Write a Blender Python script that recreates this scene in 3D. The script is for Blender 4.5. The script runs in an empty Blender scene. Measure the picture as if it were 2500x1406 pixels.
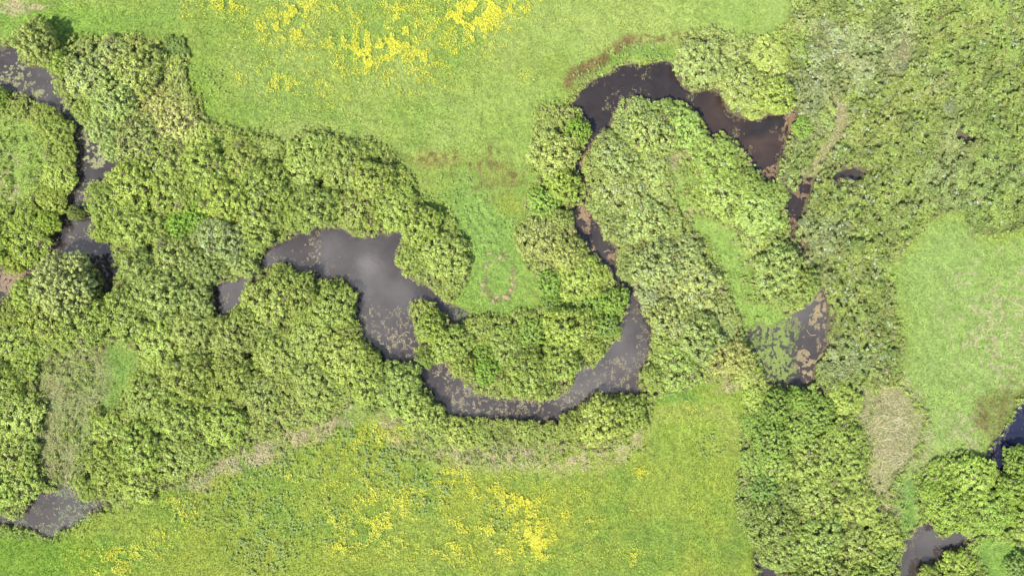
import bpy, math
import numpy as np
from mathutils import Vector

# ------------------------------------------------------------------ camera, sky, sun, exposure
S = bpy.context.scene
C = S.collection
K = 0.06                                   # metres per photo pixel on the ground
H = 130.0                                  # drone height
cam_d = bpy.data.cameras.new('camera')
cam_d.angle = 2 * math.atan(1250 * K / H)
cam_d.clip_end = 5000
cam = bpy.data.objects.new('camera', cam_d)
C.objects.link(cam)
cam.location = (0, 0, H)
cam.rotation_euler = (0, 0, 0)
S.camera = cam

SUN_EL, SUN_DIR = math.radians(59), (-0.66, -0.75)
w = bpy.data.worlds.new('World')
S.world = w
w.use_nodes = True
nt = w.node_tree
nt.nodes.clear()
def N(t, kind, **kw):
    n = t.nodes.new(kind)
    for k, v in kw.items():
        setattr(n, k, v)
    return n
sky = N(nt, 'ShaderNodeTexSky', sky_type='NISHITA', sun_disc=False, sun_elevation=SUN_EL,
        sun_rotation=math.atan2(SUN_DIR[0], SUN_DIR[1]))
bg = N(nt, 'ShaderNodeBackground'); bg.inputs[1].default_value = 0.135
nt.links.new(sky.outputs[0], bg.inputs[0])
bgc = N(nt, 'ShaderNodeBackground'); bgc.inputs[0].default_value = (1, 0.98, 0.97, 1); bgc.inputs[1].default_value = 6.5
# clouds: overhead direction -> position on a flat cloud layer, soft puffs broken up by noise
tc = N(nt, 'ShaderNodeTexCoord')
sep = N(nt, 'ShaderNodeSeparateXYZ'); nt.links.new(tc.outputs['Generated'], sep.inputs[0])
zz = N(nt, 'ShaderNodeMath', operation='MAXIMUM'); nt.links.new(sep.outputs[2], zz.inputs[0]); zz.inputs[1].default_value = 0.08
dx = N(nt, 'ShaderNodeMath', operation='DIVIDE'); nt.links.new(sep.outputs[0], dx.inputs[0]); nt.links.new(zz.outputs[0], dx.inputs[1])
dy = N(nt, 'ShaderNodeMath', operation='DIVIDE'); nt.links.new(sep.outputs[1], dy.inputs[0]); nt.links.new(zz.outputs[0], dy.inputs[1])
cmb = N(nt, 'ShaderNodeCombineXYZ'); nt.links.new(dx.outputs[0], cmb.inputs[0]); nt.links.new(dy.outputs[0], cmb.inputs[1])
nz = N(nt, 'ShaderNodeTexNoise'); nz.inputs['Scale'].default_value = 22; nz.inputs['Detail'].default_value = 5; nz.inputs['Roughness'].default_value = 0.5
nt.links.new(cmb.outputs[0], nz.inputs['Vector'])
nzw = N(nt, 'ShaderNodeVectorMath', operation='SCALE'); nt.links.new(nz.outputs['Color'], nzw.inputs[0]); nzw.inputs['Scale'].default_value = 0.09
wv = N(nt, 'ShaderNodeVectorMath', operation='ADD'); nt.links.new(cmb.outputs[0], wv.inputs[0]); nt.links.new(nzw.outputs[0], wv.inputs[1])
# puffs: (east, north, radius, weight) on the layer at unit height
PUFFS = [(-.205, .045, .020, .7), (-.185, .022, .016, .5), (-.160, .018, .026, 1.0), (-.150, -.005, .022, .7), (-.125, .004, .03, .55), (-.175, .05, .06, .22), (-.27, .030, .05, .25), (-.31, .0, .05, .4), (-.14, -.03, .05, .3),
         (.085, -.100, .06, .45), (.14, -.06, .05, .38), (-.515, -.265, .018, .8), (-.500, -.235, .016, .6),
         (-.53, .235, .045, .28), (.33, -.03, .06, .45), (.48, -.30, .07, .4), (-.50, .06, .10, .18), (-.46, .0, .04, .5), (-.05, -.13, .05, .2),
         (1.2, .9, .5, .3), (-1.5, 1.1, .6, .3), (.4, 1.4, .4, .25), (-1.0, -1.2, .5, .25), (1.6, -.8, .5, .25)]
acc = None
for (px, py, pr, pw) in PUFFS:
    d = N(nt, 'ShaderNodeVectorMath', operation='DISTANCE'); nt.links.new(wv.outputs[0], d.inputs[0])
    d.inputs[1].default_value = (px + .045, py + .045, .045)
    mr = N(nt, 'ShaderNodeMapRange', interpolation_type='SMOOTHERSTEP'); nt.links.new(d.outputs['Value'], mr.inputs[0])
    mr.inputs[1].default_value = pr * 1.25; mr.inputs[2].default_value = 0; mr.inputs[3].default_value = 0; mr.inputs[4].default_value = pw
    if acc is None:
        acc = mr.outputs[0]
    else:
        a = N(nt, 'ShaderNodeMath', operation='MAXIMUM'); nt.links.new(acc, a.inputs[0]); nt.links.new(mr.outputs[0], a.inputs[1]); acc = a.outputs[0]
wisp = N(nt, 'ShaderNodeMapRange'); nt.links.new(nz.outputs['Fac'], wisp.inputs[0])
wisp.inputs[1].default_value = .34; wisp.inputs[2].default_value = .62; wisp.inputs[3].default_value = .15; wisp.inputs[4].default_value = 1.0
wm = N(nt, 'ShaderNodeMath', operation='MULTIPLY'); nt.links.new(acc, wm.inputs[0]); nt.links.new(wisp.outputs[0], wm.inputs[1]); acc = wm.outputs[0]
cl = N(nt, 'ShaderNodeMath', operation='MINIMUM'); nt.links.new(acc, cl.inputs[0]); cl.inputs[1].default_value = 1
mixw = N(nt, 'ShaderNodeMixShader'); nt.links.new(cl.outputs[0], mixw.inputs[0])
nt.links.new(bg.outputs[0], mixw.inputs[1]); nt.links.new(bgc.outputs[0], mixw.inputs[2])
wo = N(nt, 'ShaderNodeOutputWorld'); nt.links.new(mixw.outputs[0], wo.inputs[0])

sl = bpy.data.lights.new('sun', 'SUN'); sl.energy = 4.5; sl.angle = math.radians(0.5); sl.color = (1, .955, .88)
so = bpy.data.objects.new('sun', sl); C.objects.link(so)
n_ = math.hypot(*SUN_DIR)
sv = Vector((SUN_DIR[0] / n_ * math.cos(SUN_EL), SUN_DIR[1] / n_ * math.cos(SUN_EL), math.sin(SUN_EL)))
so.rotation_euler = sv.to_track_quat('Z', 'Y').to_euler()
S.view_settings.view_transform = 'Standard'; S.view_settings.look = 'None'
S.view_settings.exposure = 2.2; S.view_settings.gamma = 1
S.render.film_transparent = False
S.cycles.max_bounces = 6; S.cycles.diffuse_bounces = 3; S.cycles.transmission_bounces = 3; S.cycles.transparent_max_bounces = 4

# ------------------------------------------------------------------ helpers
RNG = np.random.default_rng(11)
ALB = .58                                   # surveyed colours to real-world albedo at this exposure
def wx(px): return (np.asarray(px, float) - 1250) * K
def wy(py): return (703 - np.asarray(py, float)) * K

_lat = np.random.default_rng(5).random((256, 256)).astype(np.float32)
def vnoise(x, y, s, seed=0):
    """smooth value noise, cell size s (photo pixels), 0..1"""
    x = np.asarray(x, np.float64) / s + seed * 17.37; y = np.asarray(y, np.float64) / s + seed * 9.71
    xi = np.floor(x).astype(int); yi = np.floor(y).astype(int)
    fx = x - xi; fy = y - yi
    fx = fx * fx * (3 - 2 * fx); fy = fy * fy * (3 - 2 * fy)
    a = _lat[yi & 255, xi & 255]; b = _lat[yi & 255, (xi + 1) & 255]
    c = _lat[(yi + 1) & 255, xi & 255]; d = _lat[(yi + 1) & 255, (xi + 1) & 255]
    return (a * (1 - fx) + b * fx) * (1 - fy) + (c * (1 - fx) + d * fx) * fy
def fbm(x, y, s, seed=0, o=4, g=.5):
    t = 0; a = 1; n = 0
    for k in range(o):
        t = t + a * vnoise(x, y, s, seed + k * 3); n += a; a *= g; s *= .5
    return t / n
def sst(a, b, x):
    t = np.clip((x - a) / (b - a), 0, 1)
    return t * t * (3 - 2 * t)

def sdf(poly, x, y):
    """signed distance in pixels, negative inside"""
    P = np.asarray(poly, float); Q = np.roll(P, -1, 0)
    d2 = np.full(x.shape, 1e12); ins = np.zeros(x.shape, bool)
    for (ax, ay), (bx, by) in zip(P, Q):
        ex, ey = bx - ax, by - ay
        t = np.clip(((x - ax) * ex + (y - ay) * ey) / (ex * ex + ey * ey + 1e-9), 0, 1)
        d2 = np.minimum(d2, (x - ax - t * ex) ** 2 + (y - ay - t * ey) ** 2)
        if by != ay:
            ins ^= ((ay > y) != (by > y)) & (x < ex * (y - ay) / (by - ay) + ax)
    d = np.sqrt(d2)
    return np.where(ins, -d, d)
def sdf_many(polys, x, y, margin=80):
    x = np.asarray(x, float); y = np.asarray(y, float)
    out = np.full(x.shape, float(margin))
    for p in polys:
        P = np.asarray(p, float)
        m = (x > P[:, 0].min() - margin) & (x < P[:, 0].max() + margin) & (y > P[:, 1].min() - margin) & (y < P[:, 1].max() + margin)
        if m.any():
            out[m] = np.minimum(out[m], sdf(P, x[m], y[m]))
    return out

def mesh(name, V, F, mat=None, col=None, smooth=False):
    V = np.ascontiguousarray(V, np.float32); F = np.ascontiguousarray(F, np.int32)
    m = bpy.data.meshes.new(name)
    n, k = F.shape
    m.vertices.add(len(V)); m.vertices.foreach_set('co', V.ravel())
    m.loops.add(n * k); m.loops.foreach_set('vertex_index', F.ravel())
    m.polygons.add(n); m.polygons.foreach_set('loop_start', np.arange(0, n * k, k, dtype=np.int32))
    if smooth:
        m.polygons.foreach_set('use_smooth', np.ones(n, bool))
    m.update(calc_edges=True)
    if col is not None:
        at = m.attributes.new('tint', 'FLOAT_COLOR', 'POINT')
        c = np.ones((len(V), 4), np.float32); c[:, :col.shape[1]] = col * (1 if mat is M_leaf else ALB)
        at.data.foreach_set('color', c.ravel())
    if mat:
        m.materials.append(mat)
    return m
def link(name, m, parent=None):
    o = bpy.data.objects.new(name, m); C.objects.link(o)
    if parent: o.parent = parent
    return o
def tag(o, label=None, cat=None, group=None, kind=None):
    for k, v in (('label', label), ('category', cat), ('group', group), ('kind', kind)):
        if v: o[k] = v
    return o
def quads(P, U, W):
    """one quad per row: centre P, half axes U and W"""
    n = len(P)
    V = np.stack([P - U - W * .25, P - W, P + U, P + W], 1).reshape(-1, 3) if False else np.stack([P - U, P - W, P + U, P + W], 1).reshape(-1, 3)
    F = np.arange(n * 4).reshape(n, 4)
    return V, F
def unit(v): return v / (np.linalg.norm(v, axis=-1, keepdims=True) + 1e-9)

# ------------------------------------------------------------------ materials
def new_mat(name):
    m = bpy.data.materials.new(name); m.use_nodes = True
    t = m.node_tree; t.nodes.clear()
    return m, t, N(t, 'ShaderNodeOutputMaterial')
def leaf_mat(name, use_object=True, transl=.38, rough=.5, spec=.25):
    m, t, out = new_mat(name)
    at = N(t, 'ShaderNodeAttribute', attribute_name='tint')
    if use_object:
        oi = N(t, 'ShaderNodeObjectInfo')
        sp = N(t, 'ShaderNodeSeparateColor'); t.links.new(at.outputs['Color'], sp.inputs[0])
        mul = N(t, 'ShaderNodeVectorMath', operation='SCALE'); t.links.new(oi.outputs['Color'], mul.inputs[0]); t.links.new(sp.outputs[0], mul.inputs['Scale'])
        # pale turned-over leaves: share set per bush (object alpha) against the leaf's own random number
        lt = N(t, 'ShaderNodeMath', operation='LESS_THAN'); t.links.new(sp.outputs[1], lt.inputs[0]); t.links.new(oi.outputs['Alpha'], lt.inputs[1])
        mx = N(t, 'ShaderNodeMix', data_type='RGBA'); t.links.new(lt.outputs[0], mx.inputs[0]); t.links.new(mul.outputs[0], mx.inputs[6]); mx.inputs[7].default_value = (.185, .225, .125, 1)
        # brown twigs and dead shoots
        m2 = N(t, 'ShaderNodeMix', data_type='RGBA'); t.links.new(sp.outputs[2], m2.inputs[0]); t.links.new(mx.outputs[2], m2.inputs[6]); m2.inputs[7].default_value = (.10, .082, .042, 1)
        colr = m2.outputs[2]
    else:
        colr = at.outputs['Color']
    p = N(t, 'ShaderNodeBsdfPrincipled'); t.links.new(colr, p.inputs['Base Color']); p.inputs['Roughness'].default_value = rough
    p.inputs['Specular IOR Level'].default_value = spec
    tr = N(t, 'ShaderNodeBsdfTranslucent'); t.links.new(colr, tr.inputs[0])
    mx = N(t, 'ShaderNodeMixShader'); mx.inputs[0].default_value = transl
    t.links.new(p.outputs[0], mx.inputs[1]); t.links.new(tr.outputs[0], mx.inputs[2]); t.links.new(mx.outputs[0], out.inputs[0])
    return m
M_leaf = leaf_mat('bush_leaf')
M_scrub = leaf_mat('herb_leaf', False)
M_grass = leaf_mat('grass_blade', False, .25, .6, .2)
M_petal = leaf_mat('buttercup_petal', False, .2, .5, .3)
M_float = leaf_mat('floating_weed', False, .05, .6, .3)
M_straw = leaf_mat('dry_reed', False, .1, .7, .2)

def ground_material():
    m, t, out = new_mat('ground')
    at = N(t, 'ShaderNodeAttribute', attribute_name='tint')
    g = N(t, 'ShaderNodeNewGeometry')
    n1 = N(t, 'ShaderNodeTexNoise'); n1.inputs['Scale'].default_value = 5.0; n1.inputs['Detail'].default_value = 4; n1.inputs['Roughness'].default_value = .65
    t.links.new(g.outputs['Position'], n1.inputs['Vector'])
    mr = N(t, 'ShaderNodeMapRange'); t.links.new(n1.outputs['Fac'], mr.inputs[0]); mr.inputs[1].default_value = .3; mr.inputs[2].default_value = .7; mr.inputs[3].default_value = .72; mr.inputs[4].default_value = 1.25
    mul = N(t, 'ShaderNodeVectorMath', operation='SCALE'); t.links.new(at.outputs['Color'], mul.inputs[0]); t.links.new(mr.outputs[0], mul.inputs['Scale'])
    p = N(t, 'ShaderNodeBsdfPrincipled'); t.links.new(mul.outputs[0], p.inputs['Base Color']); p.inputs['Roughness'].default_value = .9; p.inputs['Specular IOR Level'].default_value = .1
    b = N(t, 'ShaderNodeBump'); b.inputs['Strength'].default_value = .5; b.inputs['Distance'].default_value = .12
    t.links.new(n1.outputs['Fac'], b.inputs['Height']); t.links.new(b.outputs[0], p.inputs['Normal'])
    t.links.new(p.outputs[0], out.inputs[0])
    return m
M_ground = ground_material()
def water_material():
    m, t, out = new_mat('murky_water')
    at = N(t, 'ShaderNodeAttribute', attribute_name='tint')
    g = N(t, 'ShaderNodeNewGeometry')
    n1 = N(t, 'ShaderNodeTexNoise'); n1.inputs['Scale'].default_value = .35; n1.inputs['Detail'].default_value = 5; n1.inputs['Distortion'].default_value = 1.2
    t.links.new(g.outputs['Position'], n1.inputs['Vector'])
    mr = N(t, 'ShaderNodeMapRange'); t.links.new(n1.outputs['Fac'], mr.inputs[0]); mr.inputs[1].default_value = .3; mr.inputs[2].default_value = .7; mr.inputs[3].default_value = .8; mr.inputs[4].default_value = 1.2
    mul = N(t, 'ShaderNodeVectorMath', operation='SCALE'); t.links.new(at.outputs['Color'], mul.inputs[0]); t.links.new(mr.outputs[0], mul.inputs['Scale'])
    p = N(t, 'ShaderNodeBsdfPrincipled'); t.links.new(mul.outputs[0], p.inputs['Base Color'])
    p.inputs['Roughness'].default_value = .06; p.inputs['IOR'].default_value = 1.33; p.inputs['Specular IOR Level'].default_value = .36
    n2 = N(t, 'ShaderNodeTexNoise'); n2.inputs['Scale'].default_value = 2.2; n2.inputs['Detail'].default_value = 3
    t.links.new(g.outputs['Position'], n2.inputs['Vector'])
    b = N(t, 'ShaderNodeBump'); b.inputs['Strength'].default_value = .08; b.inputs['Distance'].default_value = .02
    t.links.new(n2.outputs['Fac'], b.inputs['Height']); t.links.new(b.outputs[0], p.inputs['Normal'])
    t.links.new(p.outputs[0], out.inputs[0])
    return m
M_water = water_material()
def bark_material():
    m, t, out = new_mat('willow_bark')
    g = N(t, 'ShaderNodeTexCoord')
    n1 = N(t, 'ShaderNodeTexNoise'); n1.inputs['Scale'].default_value = 6; n1.inputs['Detail'].default_value = 5
    t.links.new(g.outputs['Object'], n1.inputs['Vector'])
    r = N(t, 'ShaderNodeValToRGB'); r.color_ramp.elements[0].color = (.05, .035, .025, 1); r.color_ramp.elements[1].color = (.2, .16, .12, 1)
    t.links.new(n1.outputs['Fac'], r.inputs[0])
    p = N(t, 'ShaderNodeBsdfPrincipled'); p.inputs['Roughness'].default_value = .9; t.links.new(r.outputs[0], p.inputs['Base Color'])
    t.links.new(p.outputs[0], out.inputs[0])
    return m
M_bark = bark_material()

# ------------------------------------------------------------------ the plan of the place (ground plan surveyed in photo pixels)
W_LEFT = [(-300, 90), (0, 112), (25, 110), (50, 125), (55, 150), (75, 165), (115, 165), (130, 185), (140, 215), (150, 245), (178, 280), (212, 315), (232, 345),
          (246, 372), (265, 390), (290, 392), (290, 412), (250, 426), (228, 448), (212, 480), (212, 510), (228, 540), (220, 575), (240, 595), (275, 602), (285, 640),
          (280, 680), (285, 722), (262, 737), (250, 715), (252, 690), (243, 660), (217, 640), (180, 632), (150, 634), (115, 645), (95, 665), (60, 680), (35, 690), (30, 715), (0, 740), (-200, 770),
          (-200, 640), (0, 652), (20, 662), (50, 664), (95, 645), (120, 612), (132, 580), (150, 542), (160, 512), (175, 470), (183, 430), (185, 390), (182, 350),
          (173, 310), (160, 282), (122, 268), (100, 255), (70, 235), (40, 228), (0, 215), (-300, 190)]
W_POND = [(522, 697), (560, 688), (600, 675), (640, 660), (635, 630), (650, 600), (690, 590), (728, 575), (750, 558), (800, 553), (842, 562), (880, 580), (930, 568),
          (985, 568), (972, 600), (966, 640), (985, 665), (1010, 685), (1048, 700), (1062, 722), (1090, 735), (1145, 762), (1140, 782), (1112, 788), (1085, 765), (1060, 740), (1030, 730), (1003, 742), (998, 770), (1010, 805),
          (1025, 835), (1012, 858), (1035, 885), (1082, 885), (1110, 908), (1135, 935), (1160, 955), (1240, 977), (1340, 977), (1402, 943), (1410, 897), (1450, 892),
          (1480, 855), (1510, 832), (1520, 790), (1535, 752), (1525, 715), (1500, 682), (1480, 652), (1442, 612), (1418, 590), (1405, 550), (1398, 512), (1425, 500), (1430, 470), (1408, 430),
          (1408, 380), (1438, 342), (1434, 300), (1413, 270), (1385, 258), (1420, 224), (1460, 190), (1520, 160), (1590, 152), (1650, 150), (1652, 180), (1675, 215),
          (1702, 222), (1740, 215), (1760, 235), (1775, 268), (1800, 290), (1850, 290), (1880, 285), (1920, 278), (1945, 262), (1942, 300), (1920, 340), (1915, 380),
          (1902, 400), (1890, 445), (1868, 442), (1842, 412), (1825, 380), (1795, 350), (1762, 322), (1730, 327), (1713, 300), (1688, 262), (1660, 247), (1625, 236), (1600, 252), (1590, 270),
          (1580, 245), (1545, 232), (1512, 245), (1505, 272), (1488, 300), (1475, 330), (1450, 345), (1438, 370), (1425, 390), (1425, 430), (1437, 470), (1432, 510),
          (1462, 545), (1480, 580), (1502, 610), (1502, 640), (1518, 680), (1542, 712), (1562, 745), (1586, 778), (1592, 840), (1577, 880), (1560, 915), (1562, 972), (1500, 960),
          (1440, 972), (1392, 1002), (1370, 1027), (1310, 1032), (1230, 1022), (1170, 1017), (1110, 1022), (1073, 990), (1043, 945), (1023, 905), (995, 882), (933, 890), (922, 850),
          (888, 825), (873, 780), (860, 730), (848, 688), (820, 680), (790, 685), (740, 665), (690, 638), (655, 650), (628, 680), (596, 694), (592, 732), (562, 762), (526, 760)]
W_STREAM = [(1922, 560), (1920, 505), (1945, 460), (1982, 425), (1992, 432), (1975, 475), (1962, 510), (1948, 555), (1930, 583)]
W_PUDDLE = [(1945, 590), (1968, 585), (1965, 615), (1950, 618)]
W_SLOT = [(2032, 437), (2050, 420), (2090, 411), (2112, 424), (2100, 442), (2060, 440)]
W_REED = [(1925, 768), (1960, 750), (1985, 735), (1998, 708), (2012, 712), (2022, 740), (2022, 835), (2016, 872), (1996, 890), (1988, 932), (1960, 948), (1905, 942), (1880, 930), (1862, 895), (1840, 850), (1815, 815), (1850, 790), (1890, 800)]
W_EAST = [(2800, 940), (2510, 975), (2490, 990), (2470, 1030), (2440, 1060), (2420, 1090), (2410, 1120), (2440, 1155), (2800, 1160)]
W_SOUTHEAST = [(2228, 1300), (2265, 1276), (2290, 1295), (2350, 1298), (2372, 1322), (2330, 1342), (2300, 1362), (2260, 1380), (2240, 1406), (2230, 1500), (2170, 1500), (2190, 1406), (2195, 1370), (2208, 1330)]
W_SOUTH = [(1848, 1340), (1862, 1375), (1892, 1392), (1920, 1420), (1940, 1480), (1870, 1480), (1858, 1410), (1846, 1370)]
W_SOUTHWEST = [(68, 1242), (90, 1203), (140, 1195), (160, 1182), (185, 1203), (205, 1222), (250, 1222), (256, 1240), (215, 1247), (190, 1272), (160, 1292), (130, 1315), (95, 1307), (50, 1288), (-30, 1284), (-30, 1262), (40, 1262)]
W_HOLE = [(2328, 322), (2342, 335), (2385, 345), (2350, 352), (2330, 345)]
WATERS = [W_LEFT, W_POND, W_STREAM, W_PUDDLE, W_SLOT, W_REED, W_EAST, W_SOUTHEAST, W_SOUTH, W_SOUTHWEST, W_HOLE]

M_NORTH = [(-400, -400), (-400, 100), (0, 105), (45, 100), (55, 75), (75, 57), (110, 55), (135, 75), (150, 95), (200, 100), (235, 92), (290, 88), (340, 92), (372, 110), (400, 98),
           (425, 95), (455, 115), (462, 140), (450, 170), (462, 215), (490, 250), (495, 290), (520, 305), (560, 312), (585, 328), (620, 328), (660, 335), (682, 355), (700, 345),
           (740, 322), (790, 316), (835, 335), (850, 350), (900, 340), (940, 365), (975, 400), (1005, 430), (1018, 470), (1025, 498), (1060, 508), (1095, 530), (1118, 560),
           (1140, 600), (1145, 645), (1135, 690), (1110, 725), (1095, 745), (1140, 775), (1190, 765), (1240, 775), (1265, 758), (1310, 758), (1325, 735), (1315, 690),
           (1285, 640), (1258, 590), (1258, 560), (1290, 530), (1285, 490), (1300, 465), (1315, 430), (1298, 400), (1302, 330), (1305, 290), (1330, 265), (1385, 258),
           (1420, 222), (1460, 188), (1520, 158), (1590, 150), (1650, 148), (1660, 115), (1685, 82), (1740, 72), (1790, 92), (1830, 98), (1880, 92), (1920, 60), (1930, 20), (1935, -400)]
M_SOUTH = [(-400, 1800), (-400, 1330), (0, 1290), (50, 1290), (100, 1310), (130, 1318), (160, 1295), (190, 1275), (215, 1250), (260, 1245), (330, 1235), (380, 1205), (450, 1165),
           (560, 1110), (640, 1075), (720, 1050), (800, 1030), (830, 1000), (880, 975), (930, 985), (970, 1020), (1000, 1060), (1050, 1085), (1120, 1095), (1200, 1085), (1300, 1090),
           (1400, 1095), (1500, 1085), (1550, 1055), (1585, 1020), (1575, 985), (1610, 972), (1660, 950), (1720, 930), (1790, 920), (1815, 945), (1815, 1000), (1808, 1100),
           (1798, 1200), (1800, 1270), (1838, 1320), (1850, 1345), (1840, 1380), (1870, 1420), (1870, 1800)]
M_EAST = [(2180, 720), (2170, 670), (2195, 620), (2235, 585), (2250, 535), (2300, 520), (2350, 520), (2370, 570), (2420, 580), (2500, 560), (2900, 550), (2900, 900), (2500, 960),
          (2480, 1000), (2450, 1050), (2420, 1090), (2410, 1125), (2350, 1100), (2290, 1118), (2240, 1165), (2235, 1215), (2255, 1265), (2225, 1300), (2205, 1330), (2195, 1290),
          (2170, 1240), (2165, 1190), (2235, 1110), (2258, 1030), (2225, 970), (2195, 930), (2200, 860), (2185, 790)]
M_SPIT = [(1640, 385), (1690, 400), (1690, 440), (1668, 470), (1690, 510), (1740, 535), (1790, 560), (1830, 620), (1845, 680), (1855, 730), (1900, 755), (1920, 775), (1900, 900), (1870, 925), (1840, 870), (1810, 790), (1790, 740),
          (1768, 680), (1720, 600), (1685, 560), (1650, 500), (1635, 440)]
M_WEST = [(-400, 272), (0, 275), (60, 290), (100, 335), (112, 400), (98, 455), (70, 488), (20, 505), (-400, 505)]
M_STREAK = [(250, 838), (300, 845), (340, 868), (325, 925), (285, 985), (258, 1015), (232, 965), (238, 900)]
M_CORNER = [(2400, 1310), (2500, 1330), (2900, 1340), (2900, 1800), (2440, 1800), (2400, 1400), (2370, 1350)]
D_WEST = [(95, 880), (160, 855), (250, 840), (255, 930), (225, 1010), (215, 1080), (185, 1140), (180, 1185), (110, 1180), (90, 1100), (95, 980)]
D_EAST = [(2190, 930), (2225, 970), (2258, 1030), (2235, 1110), (2170, 1190), (2175, 1240), (2160, 1250), (2110, 1165), (2130, 1120), (2105, 1060), (2085, 1010), (2110, 960)]
D_GAP = [(2010, 255), (2060, 255), (2075, 290), (2040, 350), (2005, 400), (1988, 425), (1965, 428), (1990, 380), (2020, 330), (2030, 290)]
D_SPOT = [(2185, 95), (2225, 100), (2222, 150), (2205, 190), (2180, 180)]
D_HOLLOW = [(1622, 380), (1660, 370), (1665, 395), (1640, 405), (1622, 395)]
OPEN = [M_NORTH, M_SOUTH, M_EAST, M_SPIT, M_WEST, M_STREAK, M_CORNER, D_WEST, D_EAST, D_GAP, D_HOLLOW]
SCRUB = [[(1935, -400), (2900, -400), (2900, 550), (2500, 560), (2420, 580), (2370, 570), (2350, 520), (2300, 520), (2250, 535), (2235, 585), (2195, 620), (2170, 670), (2180, 720),
          (2185, 790), (2200, 860), (2195, 930), (2110, 960), (2000, 955), (1990, 890), (2018, 870), (2022, 740), (2005, 708), (1985, 720), (1965, 650), (1930, 590), (1920, 500),
          (1900, 450), (1915, 380), (1945, 300), (1945, 262), (1900, 200), (1905, 95), (1925, 60)]]

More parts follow.
